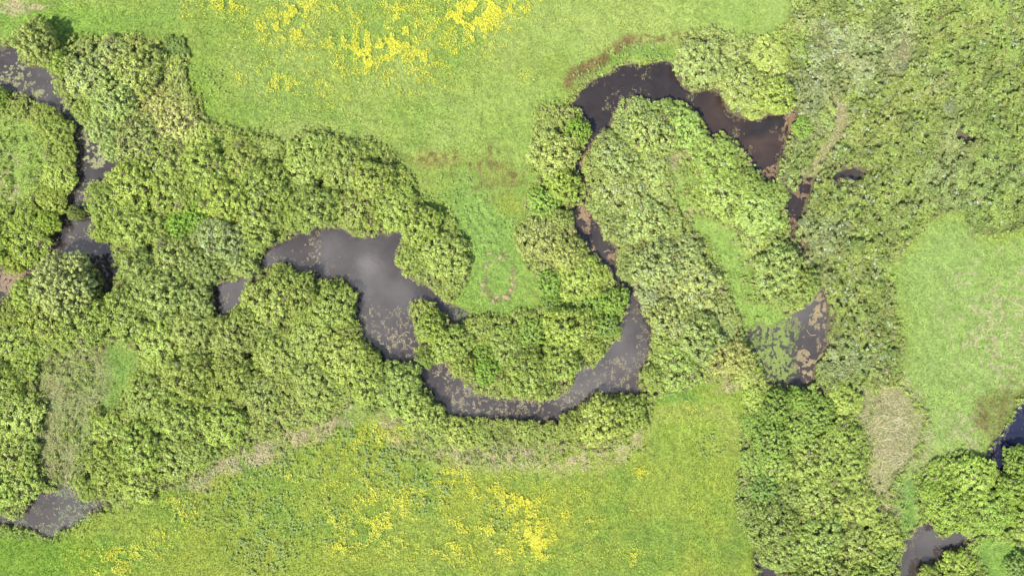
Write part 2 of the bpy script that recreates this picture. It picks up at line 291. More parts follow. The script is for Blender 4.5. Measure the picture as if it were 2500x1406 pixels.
# ------------------------------------------------------------------ ground: colours and heights on a fine grid
def warp(x, y, a=9, s=26):
    return x + (fbm(x, y, s, 21, 3) - .5) * 2 * a, y + (fbm(x, y, s, 31, 3) - .5) * 2 * a
def lawn(x, y):
    """natural colour of the ground cover at photo-pixel x, y"""
    X, Y = warp(x, y, 26, 60)
    n1 = fbm(x, y, 260, 1, 4); n2 = fbm(x, y, 60, 2, 4); n3 = fbm(x, y, 16, 3, 3)
    def mix(c, col, wgt):
        return c * (1 - wgt[..., None]) + np.asarray(col) * wgt[..., None]
    c = np.zeros(x.shape + (3,)) + np.array([.168, .230, .040])
    c = mix(c, (.20, .252, .064), sst(.42, .68, n1) * .8)                                   # hay-coloured sheen
    c = mix(c, (.122, .205, .032), sst(.45, .75, n2) * .55)
    south = sst(-70, 40, -sdf_many([M_SOUTH], X, Y))
    c = mix(c, (.166, .216, .026), south * .85)
    c = mix(c, (.105, .185, .026), south * sst(.42, .62, n2) * .55)
    c = mix(c, (.20, .23, .026), south * sst(.5, .72, fbm(x, y, 170, 8, 3)) * .5)
    east = sst(-20, 40, -sdf_many([M_EAST], X, Y))
    c = mix(c, (.174, .250, .060), east * .9)
    c = mix(c, (.26, .26, .12), east * sst(.50, .66, fbm(x, y, 12, 9, 3)) * sst(.42, .62, fbm(x, y, 110, 19, 3)) * sst(2250, 2380, x) * .8)
    for P, col, wgt, so in ((M_SPIT, (.170, .260, .050), .9, 26), (M_WEST, (.165, .24, .042), .8, 30), (M_STREAK, (.12, .215, .035), .8, 40), (M_CORNER, (.13, .23, .035), .8, 20)):
        c = mix(c, col, sst(-so, so, -sdf_many([P], X, Y)) * wgt)
    # soft patches: x, y, rx, ry, colour, weight
    for (a, b, rx, ry, col, wgt) in ((1180, 560, 110, 150, (.145, .24, .048), .8), (1200, 690, 110, 90, (.145, .23, .042), .8), (1080, 390, 90, 40, (.19, .19, .045), .7),
                                     (1210, 420, 60, 70, (.17, .17, .035), .55), (1240, 500, 40, 30, (.19, .21, .025), .6), (1250, 300, 260, 120, (.18, .25, .052), .55), (1500, 60, 330, 80, (.205, .265, .060), .7),
                                     (1830, 30, 200, 80, (.18, .265, .065), .4), (480, 240, 60, 120, (.115, .205, .025), .6), (180, 60, 260, 60, (.13, .235, .03), .6), (40, 20, 60, 14, (.26, .25, .12), .6),
                                     (1690, 1120, 120, 190, (.19, .235, .032), .55), (900, 1010, 60, 40, (.15, .235, .06), .5), (1690, 1010, 140, 70, (.16, .235, .03), .5), (1640, 960, 90, 30, (.09, .2, .03), .7), (100, 1360, 260, 70, (.095, .19, .012), .6),
                                     (2200, 1230, 50, 90, (.11, .22, .035), .7), (1560, 130, 120, 22, (.12, .2, .03), .8), (1430, 190, 60, 40, (.15, .19, .045), .6), (2430, 1010, 60, 60, (.12, .14, .03), .8)):
        d = np.sqrt(((X - a) / rx) ** 2 + ((Y - b) / ry) ** 2)
        c = mix(c, col, sst(1.25, .45, d) * wgt)
    # rusty sedge patches
    for (a, b, rx, ry, th) in ((1030, 385, 50, 32, .44), (1090, 372, 50, 18, .47), (1212, 405, 30, 20, .40), (1258, 438, 24, 18, .42), (1215, 355, 42, 22, .45), (1170, 440, 20, 46, .48), (1140, 420, 60, 30, .52), (1205, 455, 14, 12, .46), (1195, 490, 10, 8, .40),
                               (2480, 960, 40, 40, .40), (2420, 1020, 50, 50, .47)):
        d = np.sqrt(((X - a) / rx) ** 2 + ((Y - b) / ry) ** 2)
        c = mix(c, (.115, .088, .026), sst(1.5, .2, d) * sst(th - .03, th + .14, fbm(x, y, 12, 12, 4)) * .8)
    for (pl, wd, th, wg) in (([(1392, 200), (1435, 165), (1475, 130), (1530, 97)], 24, .36, .9), ([(1540, 95), (1620, 92), (1690, 86)], 14, .38, .85), ([(1525, 150), (1535, 138), (1550, 132)], 6, .42, .7), ([(1385, 258), (1410, 225), (1440, 200), (1480, 172)], 7, .38, .6)):
        dd = np.full(x.shape, 1e3)
        for (ax, ay), (bx_, by_) in zip(pl[:-1], pl[1:]):
            tt = np.clip(((X - ax) * (bx_ - ax) + (Y - ay) * (by_ - ay)) / ((bx_ - ax) ** 2 + (by_ - ay) ** 2), 0, 1)
            dd = np.minimum(dd, np.hypot(X - ax - tt * (bx_ - ax), Y - ay - tt * (by_ - ay)))
        c = mix(c, (.125, .085, .03), sst(wd * 1.3, wd * .2, dd) * sst(th - .03, th + .15, fbm(x, y, 14, 17, 4)) * wg)
    pl = [(880, 1010), (1000, 1095), (1150, 1135), (1350, 1150), (1490, 1120), (1600, 1030), (1690, 990), (1770, 1000), (1800, 1090)]
    dd = np.full(x.shape, 1e3)
    for (ax, ay), (bx_, by_) in zip(pl[:-1], pl[1:]):
        tt = np.clip(((X - ax) * (bx_ - ax) + (Y - ay) * (by_ - ay)) / ((bx_ - ax) ** 2 + (by_ - ay) ** 2), 0, 1)
        dd = np.minimum(dd, np.hypot(X - ax - tt * (bx_ - ax), Y - ay - tt * (by_ - ay)))
    c = mix(c, (.215, .245, .055), sst(34, 6, dd) * .55)
    # worn ring joining the earth mounds
    ring_ = np.abs(np.hypot((X - 1214) / 33, (Y - 681) / 55) - 1) * 40
    c = mix(c, (.15, .13, .055), sst(11, 2, ring_) * sst(.36, .56, fbm(x, y, 12, 18, 3)) * .75)
    # straw-coloured dead grass along the south edge of the thicket and in the gaps
    for (a, b, rx, ry, th) in ((470, 1150, 90, 36, .44), (590, 1100, 110, 40, .44), (700, 1055, 90, 30, .44), (800, 1025, 60, 40, .48), (980, 1040, 60, 60, .50), (1130, 1075, 90, 35, .47), (1250, 1110, 160, 40, .47),
                               (1400, 1110, 120, 40, .47), (1510, 1070, 80, 40, .50), (40, 20, 90, 12, .45), (15, 440, 40, 70, .52), (1700, 470, 60, 60, .52), (1830, 930, 80, 25, .48)):
        d = np.sqrt(((X - a) / rx) ** 2 + ((Y - b) / ry) ** 2)
        c = mix(c, (.29, .24, .13), sst(1.35, .3, d) * sst(th - .04, th + .14, fbm(x, y, 22, 14, 4)) * .9)
    for P in (D_WEST, D_EAST, D_GAP, D_SPOT, D_HOLLOW):
        wgt = sst(-40, 26, -sdf_many([P], X, Y))
        c = mix(c, (.165, .155, .065) if P is D_WEST else (.21, .19, .095), wgt * .7)
        if P is D_WEST:
            c = mix(c, (.15, .195, .055), wgt * sst(.36, .58, fbm(x, y, 40, 16, 4)) * .85)
    return c * (.70 * (.86 + .28 * n3))[..., None]

STEP = 3.0
gx = np.arange(-330, 2831, STEP); gy = np.arange(-300, 1707, STEP)
GX, GY = np.meshgrid(gx, gy)
WX, WY = warp(GX, GY, 9, 24)
sd_w = sdf_many(WATERS, WX, WY)
CX, CY = warp(GX, GY, 6, 30)
sd_open = sdf_many(OPEN, CX, CY)
sd_scrub = sdf_many(SCRUB, GX, GY)
LAWN = lawn(GX, GY)
WATER_Z = -.45
hz = .30 * (fbm(GX, GY, 240, 40, 3) - .5) + .38 * (fbm(GX, GY, 34, 41, 3) - .5) + .22 * (fbm(GX, GY, 11, 42, 2) - .5)
# wind-laid ruts and tussock rows in the damp meadow
rutx, ruty = warp(GX, GY, 30, 70)
rutm = np.exp(-(((GX - 1150) / 110) ** 2 + ((GY - 580) / 130) ** 2)) + .8 * np.exp(-(((GX - 1730) / 60) ** 2 + ((GY - 600) / 90) ** 2)) + .5 * np.exp(-(((GX - 2330) / 160) ** 2 + ((GY - 800) / 200) ** 2))
hz = hz + rutm * .09 * np.sin((np.hypot(rutx - 1480, ruty - 380)) / 3.4) * sst(.35, .6, fbm(GX, GY, 60, 44, 2))
bank = sst(4, 30, sd_w)
GZ = hz * bank + np.clip(WATER_Z + .02 + sd_w * .03, -1.4, 0) * (1 - sst(10, 40, sd_w) * 0)
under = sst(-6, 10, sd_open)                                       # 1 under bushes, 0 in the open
litter_shade = np.where((sd_scrub < 0)[..., None], [.050, .062, .024], [.060, .056, .026]) * (.7 + .6 * fbm(GX, GY, 14, 50, 3))[..., None]  # leaf litter; under the scrub a dark green with gap shade painted in
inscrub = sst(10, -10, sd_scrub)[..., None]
GCOL = LAWN * (1 - under[..., None]) + (litter_shade * (1 - .25 - .08 * inscrub) + LAWN * (.25 + .08 * inscrub)) * under[..., None]
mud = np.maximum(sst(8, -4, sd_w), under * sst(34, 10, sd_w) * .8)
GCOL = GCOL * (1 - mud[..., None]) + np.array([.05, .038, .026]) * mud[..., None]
ny, nx = GX.shape
def lookup(A, x, y):
    i = np.clip(np.round((y - gy[0]) / STEP).astype(int), 0, ny - 1); j = np.clip(np.round((x - gx[0]) / STEP).astype(int), 0, nx - 1)
    return A[i, j]
V = np.stack([wx(GX), wy(GY), GZ], -1).reshape(-1, 3)
idx = np.arange(nx * ny).reshape(ny, nx)
F = np.stack([idx[1:, :-1], idx[1:, 1:], idx[:-1, 1:], idx[:-1, :-1]], -1).reshape(-1, 4)
# rim out to the horizon, part of the same sheet
ring = np.concatenate([idx[0, :-1], idx[:-1, -1], idx[-1, :0:-1], idx[:0:-1, 0]])
prev = ring; far = []
base = len(V); VV = [V]; FF = [F]; cc = [GCOL.reshape(-1, 3)]
for s in (1.3, 2.2, 6.0, 25.0):
    R = V[ring].copy(); R[:, :2] *= s; R[:, 2] = 0
    cur = base + np.arange(len(ring)); base += len(ring)
    VV.append(R); cc.append(np.tile([.075, .115, .022], (len(ring), 1)))
    FF.append(np.stack([prev, np.roll(prev, -1), np.roll(cur, -1), cur], -1)); prev = cur
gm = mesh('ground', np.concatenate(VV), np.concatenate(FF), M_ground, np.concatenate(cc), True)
tag(link('ground', gm), kind='structure')

# ------------------------------------------------------------------ water sheets
def water_sheet(name, x0, y0, x1, y1, tint):
    nxs, nys = max(2, int((x1 - x0) / 20)), max(2, int((y1 - y0) / 20))
    X, Y = np.meshgrid(np.linspace(x0, x1, nxs), np.linspace(y0, y1, nys))
    V = np.stack([wx(X), wy(Y), np.full(X.shape, WATER_Z)], -1).reshape(-1, 3)
    i = np.arange(nxs * nys).reshape(nys, nxs)
    F = np.stack([i[1:, :-1], i[1:, 1:], i[:-1, 1:], i[:-1, :-1]], -1).reshape(-1, 4)
    return tag(link(name, mesh(name, V, F, M_water, tint(X, Y).reshape(-1, 3))), kind='structure')
def wtint(X, Y):
    b = np.array([.027, .0225, .020])
    brown = sst(1350, 1450, X) * sst(620, 500, Y) * sst(2100, 2000, X)
    mudw = np.exp(-(((X - 1850) / 90) ** 2 + ((Y - 330) / 70) ** 2)) + .7 * np.exp(-(((X - 1740) / 40) ** 2 + ((Y - 260) / 40) ** 2))
    c = b * (1 - brown[..., None]) + np.array([.017, .0135, .012]) * brown[..., None]
    c = c + np.array([.013, .006, .002]) * np.clip(mudw, 0, 1)[..., None] * (fbm(X, Y, 40, 60, 3) > .35)[..., None]
    east = sst(2380, 2420, X) * sst(900, 960, Y)
    return c * (1 - east[..., None]) + np.array([.010, .011, .023]) * east[..., None]
water_sheet('river', -330, -60, 2830, 1700, wtint)

# ------------------------------------------------------------------ bushes: crowns of many small leaves on forked stems
def clump_leaves(rng, cen, r, n, leaf, out_dir, flat=.75):
    """n leaves about each clump centre; cen (m,3)"""
    m = len(cen)
    d = unit(rng.normal(size=(m, n, 3)))
    rad = r[:, None, None] * rng.random((m, n, 1)) ** .45
    off = d * rad; off[..., 2] *= flat
    P = cen[:, None, :] + off
    nrm = unit(d * .8 + out_dir[:, None, :] * .5 + np.array([-.15, -.15, .7]) + rng.normal(size=(m, n, 3)) * .5)
    a = unit(np.cross(nrm, unit(rng.normal(size=(m, n, 3)))))
    b = np.cross(nrm, a)
    s = leaf * (.7 + .6 * rng.random((m, n, 1)))
    return P.reshape(-1, 3), (a * s).reshape(-1, 3), (b * s * .52).reshape(-1, 3)
def crown_mesh(seed, R, h, nclump, nleaf, leaf, lob=.26, twig=.02, fine=1.0):
    rng = np.random.default_rng(seed)
    u = rng.random(nclump); th = rng.random(nclump) * 2 * np.pi
    zc = -.25 + 1.25 * u
    cr = np.sqrt(np.clip(1 - zc ** 2, .03, 1))
    k = rng.integers(3, 6); ph = rng.random(4) * 6.28
    lobe = 1 + lob * (np.sin(th * k + ph[0]) * .5 + np.sin(th * 2 + ph[1]) * .4 + np.sin(th * 7 + ph[2]) * .25)
    fr = (.66 + .28 * rng.random(nclump) ** .7)
    c = np.stack([cr * np.cos(th) * R * lobe * fr, cr * np.sin(th) * R * lobe * fr, zc * h * .55 * fr * (1 + .18 * rng.normal(size=nclump))], 1)
    c[:, 2] += h * .45
    c[:, 2] = np.maximum(c[:, 2], .25)
    out = unit(c - np.array([0, 0, h * .3]))
    r = (.17 + .17 * rng.random(nclump)) * fine
    P, U, W = clump_leaves(rng, c, r, nleaf, leaf, out)
    # loose filling of the inside so that the ground shows through only here and there
    nf = nclump * 8
    q = unit(rng.normal(size=(nf, 3))) * (rng.random((nf, 1)) ** .5) * np.array([R * .8, R * .8, h * .38]) + np.array([0, 0, h * .42])
    P2, U2, W2 = clump_leaves(rng, q, np.full(nf, .15), 1, leaf * 1.25, unit(rng.normal(size=(nf, 3))))
    Pa = np.concatenate([P, P2]); Ua = np.concatenate([U, U2]); Wa = np.concatenate([W, W2])
    V, F = quads(Pa, Ua, Wa)
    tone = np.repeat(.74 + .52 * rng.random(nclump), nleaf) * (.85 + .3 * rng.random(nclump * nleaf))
    tone = np.concatenate([tone, .62 + .3 * rng.random(nf)])  # inside leaves toned darker, so the shade of the gaps is painted in
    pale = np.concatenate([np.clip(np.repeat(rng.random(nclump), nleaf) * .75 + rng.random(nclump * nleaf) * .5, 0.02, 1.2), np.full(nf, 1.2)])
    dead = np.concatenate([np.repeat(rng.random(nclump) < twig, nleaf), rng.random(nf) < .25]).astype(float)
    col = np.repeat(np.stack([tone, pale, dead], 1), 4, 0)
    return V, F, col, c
def tube(a, b, ra, rb, sides=5):
    d = unit(b - a); s = unit(np.cross(d, [.3, .2, .93])); t = np.cross(d, s)
    an = np.arange(sides) * 2 * np.pi / sides
    ringd = np.cos(an)[:, None] * s + np.sin(an)[:, None] * t
    V = np.concatenate([a + ringd * ra, b + ringd * rb])
    i = np.arange(sides); j = (i + 1) % sides
    return V, np.stack([i, j, j + sides, i + sides], 1)
def stems_mesh(seed, cl, n=9, r0=.09):
    rng = np.random.default_rng(seed + 900)
    pick = rng.choice(len(cl), min(n, len(cl)), replace=False)
    Vs, Fs, o = [], [], 0
    for p in pick:
        b = cl[p]; a = np.array([b[0] * .08, b[1] * .08, -.15]) + rng.normal(size=3) * .05
        m = a * .5 + b * .5 + np.array([0, 0, .3]) + rng.normal(size=3) * .15
        for (s, e, ra, rb) in ((a, m, r0, r0 * .6), (m, b, r0 * .6, r0 * .18)):
            v, f = tube(s, e, ra, rb); Vs.append(v); Fs.append(f + o); o += len(v)
    return np.concatenate(Vs), np.concatenate(Fs)

R0 = 2.7
VARS = []
def variant(seed, R=R0, h=2.6, nclump=340, nleaf=32, leaf=.082, **kw):
    V, F, col, cl = crown_mesh(seed, R, h, nclump, nleaf, leaf, **kw)
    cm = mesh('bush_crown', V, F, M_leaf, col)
    v, f = stems_mesh(seed, cl)
    return cm, mesh('bush_stem', v, f, M_bark, None, True)
WILLOW = [variant(100 + i, h=1.9 + .25 * (i % 4)) for i in range(9)]
BRIGHT = [variant(200 + i, h=2.7, nclump=360, nleaf=30, leaf=.085, fine=.8, twig=.0) for i in range(3)]
TWIGGY = [variant(300 + i, h=1.7, nclump=330, nleaf=24, leaf=.075, fine=.9, twig=.12) for i in range(3)]
TREE = variant(400, R=4.9, h=5.6, nclump=700, nleaf=44, leaf=.10, lob=.14, twig=.0)
TREE_B = variant(401, R=3.0, h=4.2, nclump=320, nleaf=42, leaf=.095, lob=.14, twig=.0)

def canopy_colour(x, y):
    """leaf colour and share of pale leaves for a bush at photo-pixel x, y"""
    c = np.array([.125, .180, .032]); pale = .10
    for (a, b, r, col, wgt, pl) in ((350, 220, 150, (.165, .205, .050), .9, .08), (380, 300, 70, (.150, .175, .060), .8, .05), (230, 170, 70, (.135, .18, .06), .8, .28), (260, 300, 80, (.12, .175, .055), .7, .26),
                                    (100, 100, 60, (.135, .18, .035), .9, .10), (60, 560, 140, (.120, .170, .022), .9, .04), (80, 300, 120, (.115, .165, .026), .9, .05), (40, 850, 120, (.125, .17, .030), .7, .06),
                                    (620, 800, 160, (.115, .16, .034), .8, .10), (540, 600, 70, (.135, .18, .062), .8, .30), (430, 700, 120, (.115, .165, .045), .8, .18), (800, 430, 200, (.110, .155, .034), .7, .08),
                                    (700, 900, 200, (.118, .155, .036), .8, .06), (380, 1080, 200, (.110, .155, .026), .8, .06), (1010, 960, 120, (.100, .150, .034), .8, .06), (1300, 1050, 250, (.118, .155, .034), .8, .06),
                                    (1360, 340, 80, (.125, .165, .045), .8, .14), (1060, 640, 80, (.118, .165, .040), .8, .12), (1350, 580, 90, (.135, .165, .055), .8, .16), (1260, 870, 160, (.118, .17, .034), .8, .10),
                                    (1560, 290, 80, (.130, .185, .058), .9, .30), (1660, 300, 80, (.125, .19, .045), .9, .18), (1540, 420, 110, (.130, .18, .056), .9, .28), (1560, 560, 130, (.130, .175, .052), .9, .26),
                                    (1640, 720, 130, (.135, .17, .060), .9, .32), (1560, 720, 30, (.18, .22, .12), .9, .6), (1700, 820, 120, (.128, .165, .052), .9, .26), (1650, 900, 90, (.115, .175, .036), .8, .08), (1770, 890, 60, (.14, .165, .045), .8, .06),
                                    (1830, 450, 110, (.118, .18, .042), .9, .14), (1870, 640, 110, (.13, .18, .05), .9, .22), (1760, 150, 130, (.130, .18, .055), .9, .24), (1900, 1080, 90, (.088, .175, .028), .9, .04), (1860, 1230, 70, (.105, .175, .050), .9, .10),
                                    (2000, 1250, 200, (.110, .155, .034), .8, .08), (1960, 1000, 70, (.095, .165, .030), .8, .06), (2360, 1220, 160, (.105, .175, .026), .9, .05), (2000, 1380, 120, (.115, .165, .038), .8, .12)):
        d = math.hypot(x - a, y - b) / r
        wt = wgt * max(0., 1 - d * d * .55) if d < 1.35 else 0
        c = c * (1 - wt) + np.array(col) * wt; pale = pale * (1 - wt) + pl * wt
    return c * np.array([1.76, 1.60, 1.30]) + np.array([.006, .004, .004]), pale

# specimen bushes one can tell apart: x, y, radius m, kind, colour, pale share, label
SPEC = [
    (168, 692, 4.9, 'tree', (.225, .27, .070), .20, 'big round pale blue-green tree where the western river arms meet'),
    (95, 104, 3.1, 'tree_b', (.18, .225, .045), .10, 'round yellow-green tree beside the dark water in the top corner'),
    (180, 520, 1.25, 'willow', (.165, .215, .045), .06, 'tiny round bush standing alone in the western channel'),
    (440, 545, 2.3, 'bright', (.128, .235, .020), .0, 'vivid green bush amid the grey-green thicket, left one of two touching'),
    (478, 528, 2.2, 'bright', (.130, .235, .020), .0, 'vivid green bush amid the grey-green thicket, right one of two touching'),
    (1330, 497, 2.6, 'bright', (.150, .245, .034), .0, 'bright green rounded bush beside the rutted meadow and the narrow channel'),
    (1412, 318, 1.9, 'bright', (.140, .24, .026), .0, 'bright green bush bulging over the channel below the upper pool'),
    (1340, 692, 2.1, 'bright', (.140, .235, .034), .0, 'bright green bush by the ring of bare earth mounds'),
    (1350, 745, 1.8, 'bright', (.140, .225, .036), .0, 'smaller bright green bush just south of the one by the mound ring'),
    (1500, 735, 2.3, 'bright', (.155, .25, .034), .0, 'brightest green bush on the corner where the channel meets the bend'),
    (1442, 752, 2.2, 'bright', (.150, .24, .034), .0, 'bright green bush west of the brightest corner bush'),
    (1480, 795, 2.0, 'bright', (.140, .225, .04), .02, 'bright green bush south of the brightest corner bush'),
    (1300, 812, 2.3, 'bright', (.148, .235, .034), .0, 'bright green bush in the middle of the round island thicket'),
    (1188, 905, 2.1, 'bright', (.135, .235, .026), .0, 'bright green bush low in the round island thicket'),
    (1178, 862, 1.7, 'bright', (.140, .225, .032), .0, 'small bright green bush above the low one in the island thicket'),
    (1040, 872, 1.7, 'willow', (.15, .215, .036), .04, 'small olive bush in the bend with bare drowned twigs around it'),
    (1885, 1075, 3.0, 'bright', (.125, .20, .028), .0, 'deep green bush on the west edge of the south thicket'),
    (1900, 990, 2.6, 'bright', (.126, .20, .030), .0, 'deep green bush just below the weedy pond'),
    (2000, 1010, 2.8, 'bright', (.13, .205, .032), .0, 'deep green bush in the thicket west of the dry reeds'),
    (1868, 1195, 2.3, 'bright', (.118, .20, .036), .0, 'deep green bush at the darkest gap of the south thicket'),
    (1960, 312, 1.6, 'bright', (.150, .25, .04), .0, 'small bright green bush behind the brown scum corner of the upper pool'),
    (2492, 1130, 2.6, 'bright', (.135, .21, .03), .02, 'round bush cut by the frame beside the deep blue pool'),
    (2495, 1385, 2.3, 'bright', (.125, .20, .036), .0, 'dark round bush alone on the corner lawn'),
    (425, 118, 2.0, 'willow', (.11, .17, .03), .03, 'dark bush at the thicket corner by the flower meadow'),
]
PALE = [(2028, 48), (2052, 105), (2308, 98), (2320, 170), (2203, 167), (2465, 10), (2482, 84), (2462, 62), (2318, 262), (2018, 106), (1926, 205), (2470, 150), (2085, 480), (2136, 492), (1965, 545), (2140, 640)]
PALE_LABEL = ['whitish shrub nearest the top edge of the eastern scrub', 'whitish shrub a little below the top one in the eastern scrub', 'whitish shrub high in the eastern scrub, far from the water', 'whitish shrub south of the high one in the eastern scrub',
              'whitish shrub beside the brown bare spot in the eastern scrub', 'whitish shrub at the very top right corner of the scrub', 'large whitish shrub at the right edge of the scrub', 'whitish shrub between the two near the right edge of the scrub',
              'whitish shrub above the dark water hole in the scrub', 'whitish shrub nearest the small lawn at the top', 'whitish shrub above the arrow-shaped pool', 'lowest whitish shrub at the right edge of the scrub',
              'whitish shrub just south of the slot of dark water', 'whitish shrub southeast of the slot of dark water', 'whitish shrub beside the narrow muddy stream', 'whitish shrub in the scrub west of the eastern lawn']

EDGES = [   # stretches of bank or field edge used to tell the bushes apart
    ('on the east bank of the western river', [(120, 170), (150, 260), (210, 340), (300, 400)]), ('on the western river below the dead brush', [(300, 420), (215, 490), (225, 570), (290, 640), (290, 730)]),
    ('on the west bank of the western river', [(60, 240), (165, 290), (185, 400), (160, 510), (120, 610), (40, 660)]),
    ('along the flower meadow above the west thicket', [(150, 95), (350, 95), (455, 130), (495, 290)]), ('along the meadow north of the cloudy pond', [(520, 310), (680, 350), (780, 318), (940, 365), (1018, 480)]),
    ('on the upper bank of the cloudy pond', [(530, 700), (635, 640), (730, 575), (850, 560), (980, 570)]), ('between the cloudy pond and the rutted meadow', [(1000, 510), (1100, 540), (1145, 640), (1110, 720), (975, 650)]),
    ('on the lower bank of the cloudy pond', [(540, 760), (600, 700), (680, 640), (790, 690), (860, 700), (880, 800), (930, 880)]), ('on the outer bank of the south bend', [(960, 890), (1040, 950), (1110, 1020), (1240, 1025), (1370, 1030), (1460, 970), (1560, 1000)]),
    ('along the straw edge of the southwest thicket', [(200, 1215), (350, 1225), (480, 1150), (640, 1075), (800, 1030), (930, 985)]), ('beside the western bed of dry reeds', [(90, 1180), (90, 980), (100, 880), (250, 840), (330, 880), (230, 1000), (190, 1180)]),
    ('on the island shore facing the cloudy pond', [(1000, 750), (1010, 810), (1080, 880), (1140, 940)]), ('on the south shore of the round island', [(1160, 955), (1250, 975), (1350, 970), (1405, 930)]), ('on the east shore of the round island', [(1410, 895), (1480, 855), (1520, 790)]),
    ('on the north side of the round island', [(1060, 740), (1140, 775), (1250, 770), (1320, 750)]), ('between the small meadow and the narrow channel', [(1300, 280), (1300, 400), (1290, 530), (1258, 590), (1320, 700)]), ('on the west bank of the narrow channel', [(1390, 262), (1438, 320), (1405, 420), (1410, 560), (1500, 690)]),
    ('on the east bank of the narrow channel', [(1440, 370), (1435, 470), (1480, 590), (1545, 720), (1590, 800), (1560, 950)]), ('on the tip of the peninsula in the upper pool', [(1475, 330), (1510, 250), (1590, 260), (1660, 245), (1720, 320)]),
    ('on the peninsula shore facing the arrow-shaped pool', [(1730, 325), (1800, 360), (1870, 440)]), ('on the north shore of the upper pool', [(1655, 140), (1670, 210), (1760, 240), (1800, 290), (1900, 280)]), ('along the small lawn at the top', [(1660, 110), (1740, 72), (1830, 98), (1900, 90)]),
    ('along the west side of the grassy spit', [(1630, 400), (1650, 500), (1720, 600), (1790, 740), (1840, 880)]), ('along the east side of the grassy spit', [(1700, 430), (1740, 535), (1830, 620), (1860, 740), (1980, 730)]), ('along the bottom meadow below the peninsula', [(1575, 970), (1660, 950), (1800, 915)]),
    ('on the west side of the south thicket', [(1815, 960), (1810, 1100), (1800, 1260), (1850, 1350)]), ('on the south thicket below the weedy pond', [(1850, 930), (1960, 955), (2090, 970)]), ('on the east side of the south thicket', [(2110, 1170), (2170, 1250), (2200, 1330), (2190, 1420)]),
    ('around the southeast grove', [(2240, 1170), (2290, 1120), (2350, 1100), (2430, 1150)]), ('on the north shore of the southeast pond', [(2250, 1265), (2350, 1300), (2480, 1320)]), ('on the south shore of the southeast pond', [(2240, 1400), (2320, 1345), (2400, 1370)]),
]
REGION = [(-400, 700, 330, 1300, 'in the far west thicket below the round tree'), (-400, 200, 200, 670, 'inside the western river island'), (0, 0, 520, 420, 'inside the pale thicket under the flower meadow'),
          (200, 380, 1150, 620, 'inside the broad thicket north of the cloudy pond'), (200, 600, 560, 860, 'inside the thicket between western river and pond inlet'), (250, 700, 1000, 1250, 'inside the thicket south of the cloudy pond'),
          (1000, 740, 1540, 980, 'inside the round island thicket'), (900, 980, 1600, 1120, 'inside the strip below the south bend'), (1240, 240, 1450, 780, 'inside the strip west of the narrow channel'),
          (1420, 220, 1700, 960, 'inside the long peninsula thicket'), (1640, 60, 1960, 300, 'inside the thicket above the upper pool'), (1680, 300, 2000, 780, 'inside the thicket between arrow-shaped pool and grassy spit'),
          (1560, 760, 1860, 960, 'inside the foot of the peninsula thicket'), (1780, 920, 2220, 1500, 'inside the big south thicket'), (2200, 1080, 2900, 1500, 'inside the southeast grove')]
ORD = 'first second third fourth fifth sixth seventh eighth ninth tenth eleventh twelfth thirteenth fourteenth fifteenth sixteenth'.split()

def place(kind, name, x, y, r, col, pale, label, cat, group, rot):
    var = {'tree': lambda: TREE, 'tree_b': lambda: TREE_B, 'bright': lambda: BRIGHT[int(x) % 3], 'willow': lambda: WILLOW[int(x * 7 + y * 3) % 9], 'twiggy': lambda: TWIGGY[int(x + y) % 3]}[kind]()
    rr = {'tree': 4.9, 'tree_b': 3.0}.get(kind, R0)
    s = r / rr
    hs = s ** .6 * (.72 + .28 * float(sst(20, 75, lookup(sd_open, np.array(x), np.array(y))))) if kind in ('willow', 'twiggy') else s ** .6
    hs *= 1 + .35 * float(sst(3.2 * r / K * .6, r / K * .8, lookup(sd_w, np.array(x), np.array(y))))
    if kind in ('willow', 'twiggy'):
        hs *= .80 + .45 * ((x * 13 + y * 7) % 97) / 97                  # no two neighbours quite the same height
    f = (H - 1.4 * hs) / H                                            # a crown stands above the ground it hides
    X, Y = float(wx(x)) * f, float(wy(y)) * f
    z = max(float(lookup(GZ, np.array(x), np.array(y))), -.5)
    root = bpy.data.objects.new(name, None); C.objects.link(root)
    root.location = (X, Y, z); root.rotation_euler = (0, 0, rot); root.scale = (s, s, hs); root.empty_display_size = .5
    tag(root, label, cat, group)
    a = link('crown', var[0], root); a.color = (*[v * .73 for v in col], pale)
    link('trunk', var[1], root)
    return root

taken = []
for (x, y, r, kind, col, pale, label) in SPEC:
    nm = {'tree': 'round_tree', 'tree_b': 'round_tree', 'bright': 'green_bush', 'willow': 'willow_bush'}[kind]
    col = tuple(v * f_ for v, f_ in zip(col, (1.16, 1.10, 1.1)))
    place(kind, nm, x, y, r, col, pale, label, 'tree' if 'tree' in nm else 'bush', None, (x * .37 + y * .11) % 6.28)
    taken.append((x, y, r / K))

# pack the thickets
px_, py_ = np.meshgrid(np.arange(-60, 2561, 7.), np.arange(-60, 1467, 7.))
px_ = px_.ravel(); py_ = py_.ravel()
a_ = lookup(sd_open, px_, py_); b_ = lookup(sd_w, px_, py_); c_ = lookup(sd_scrub, px_, py_)
room = np.minimum(np.minimum(a_, b_), np.maximum(c_ + 22, 0))           # clear distance to water, meadow or scrub
order = RNG.permutation(len(px_))
bx = []
T = np.array(taken)
for r in (3.6, 3.0, 2.4, 1.8):
    rp = r / K
    for i in order:
        if room[i] < rp * .90:
            continue
        x, y = px_[i], py_[i]
        d = np.hypot(T[:, 0] - x, T[:, 1] - y) - (.69 + .02 * (r > 2)) * (T[:, 2] + rp)
        if d.min() < 0:
            continue
        T = np.vstack([T, (x, y, rp)]); bx.append((x, y, r))
bx = bx[:300 - 5]; print('bushes', len(bx))
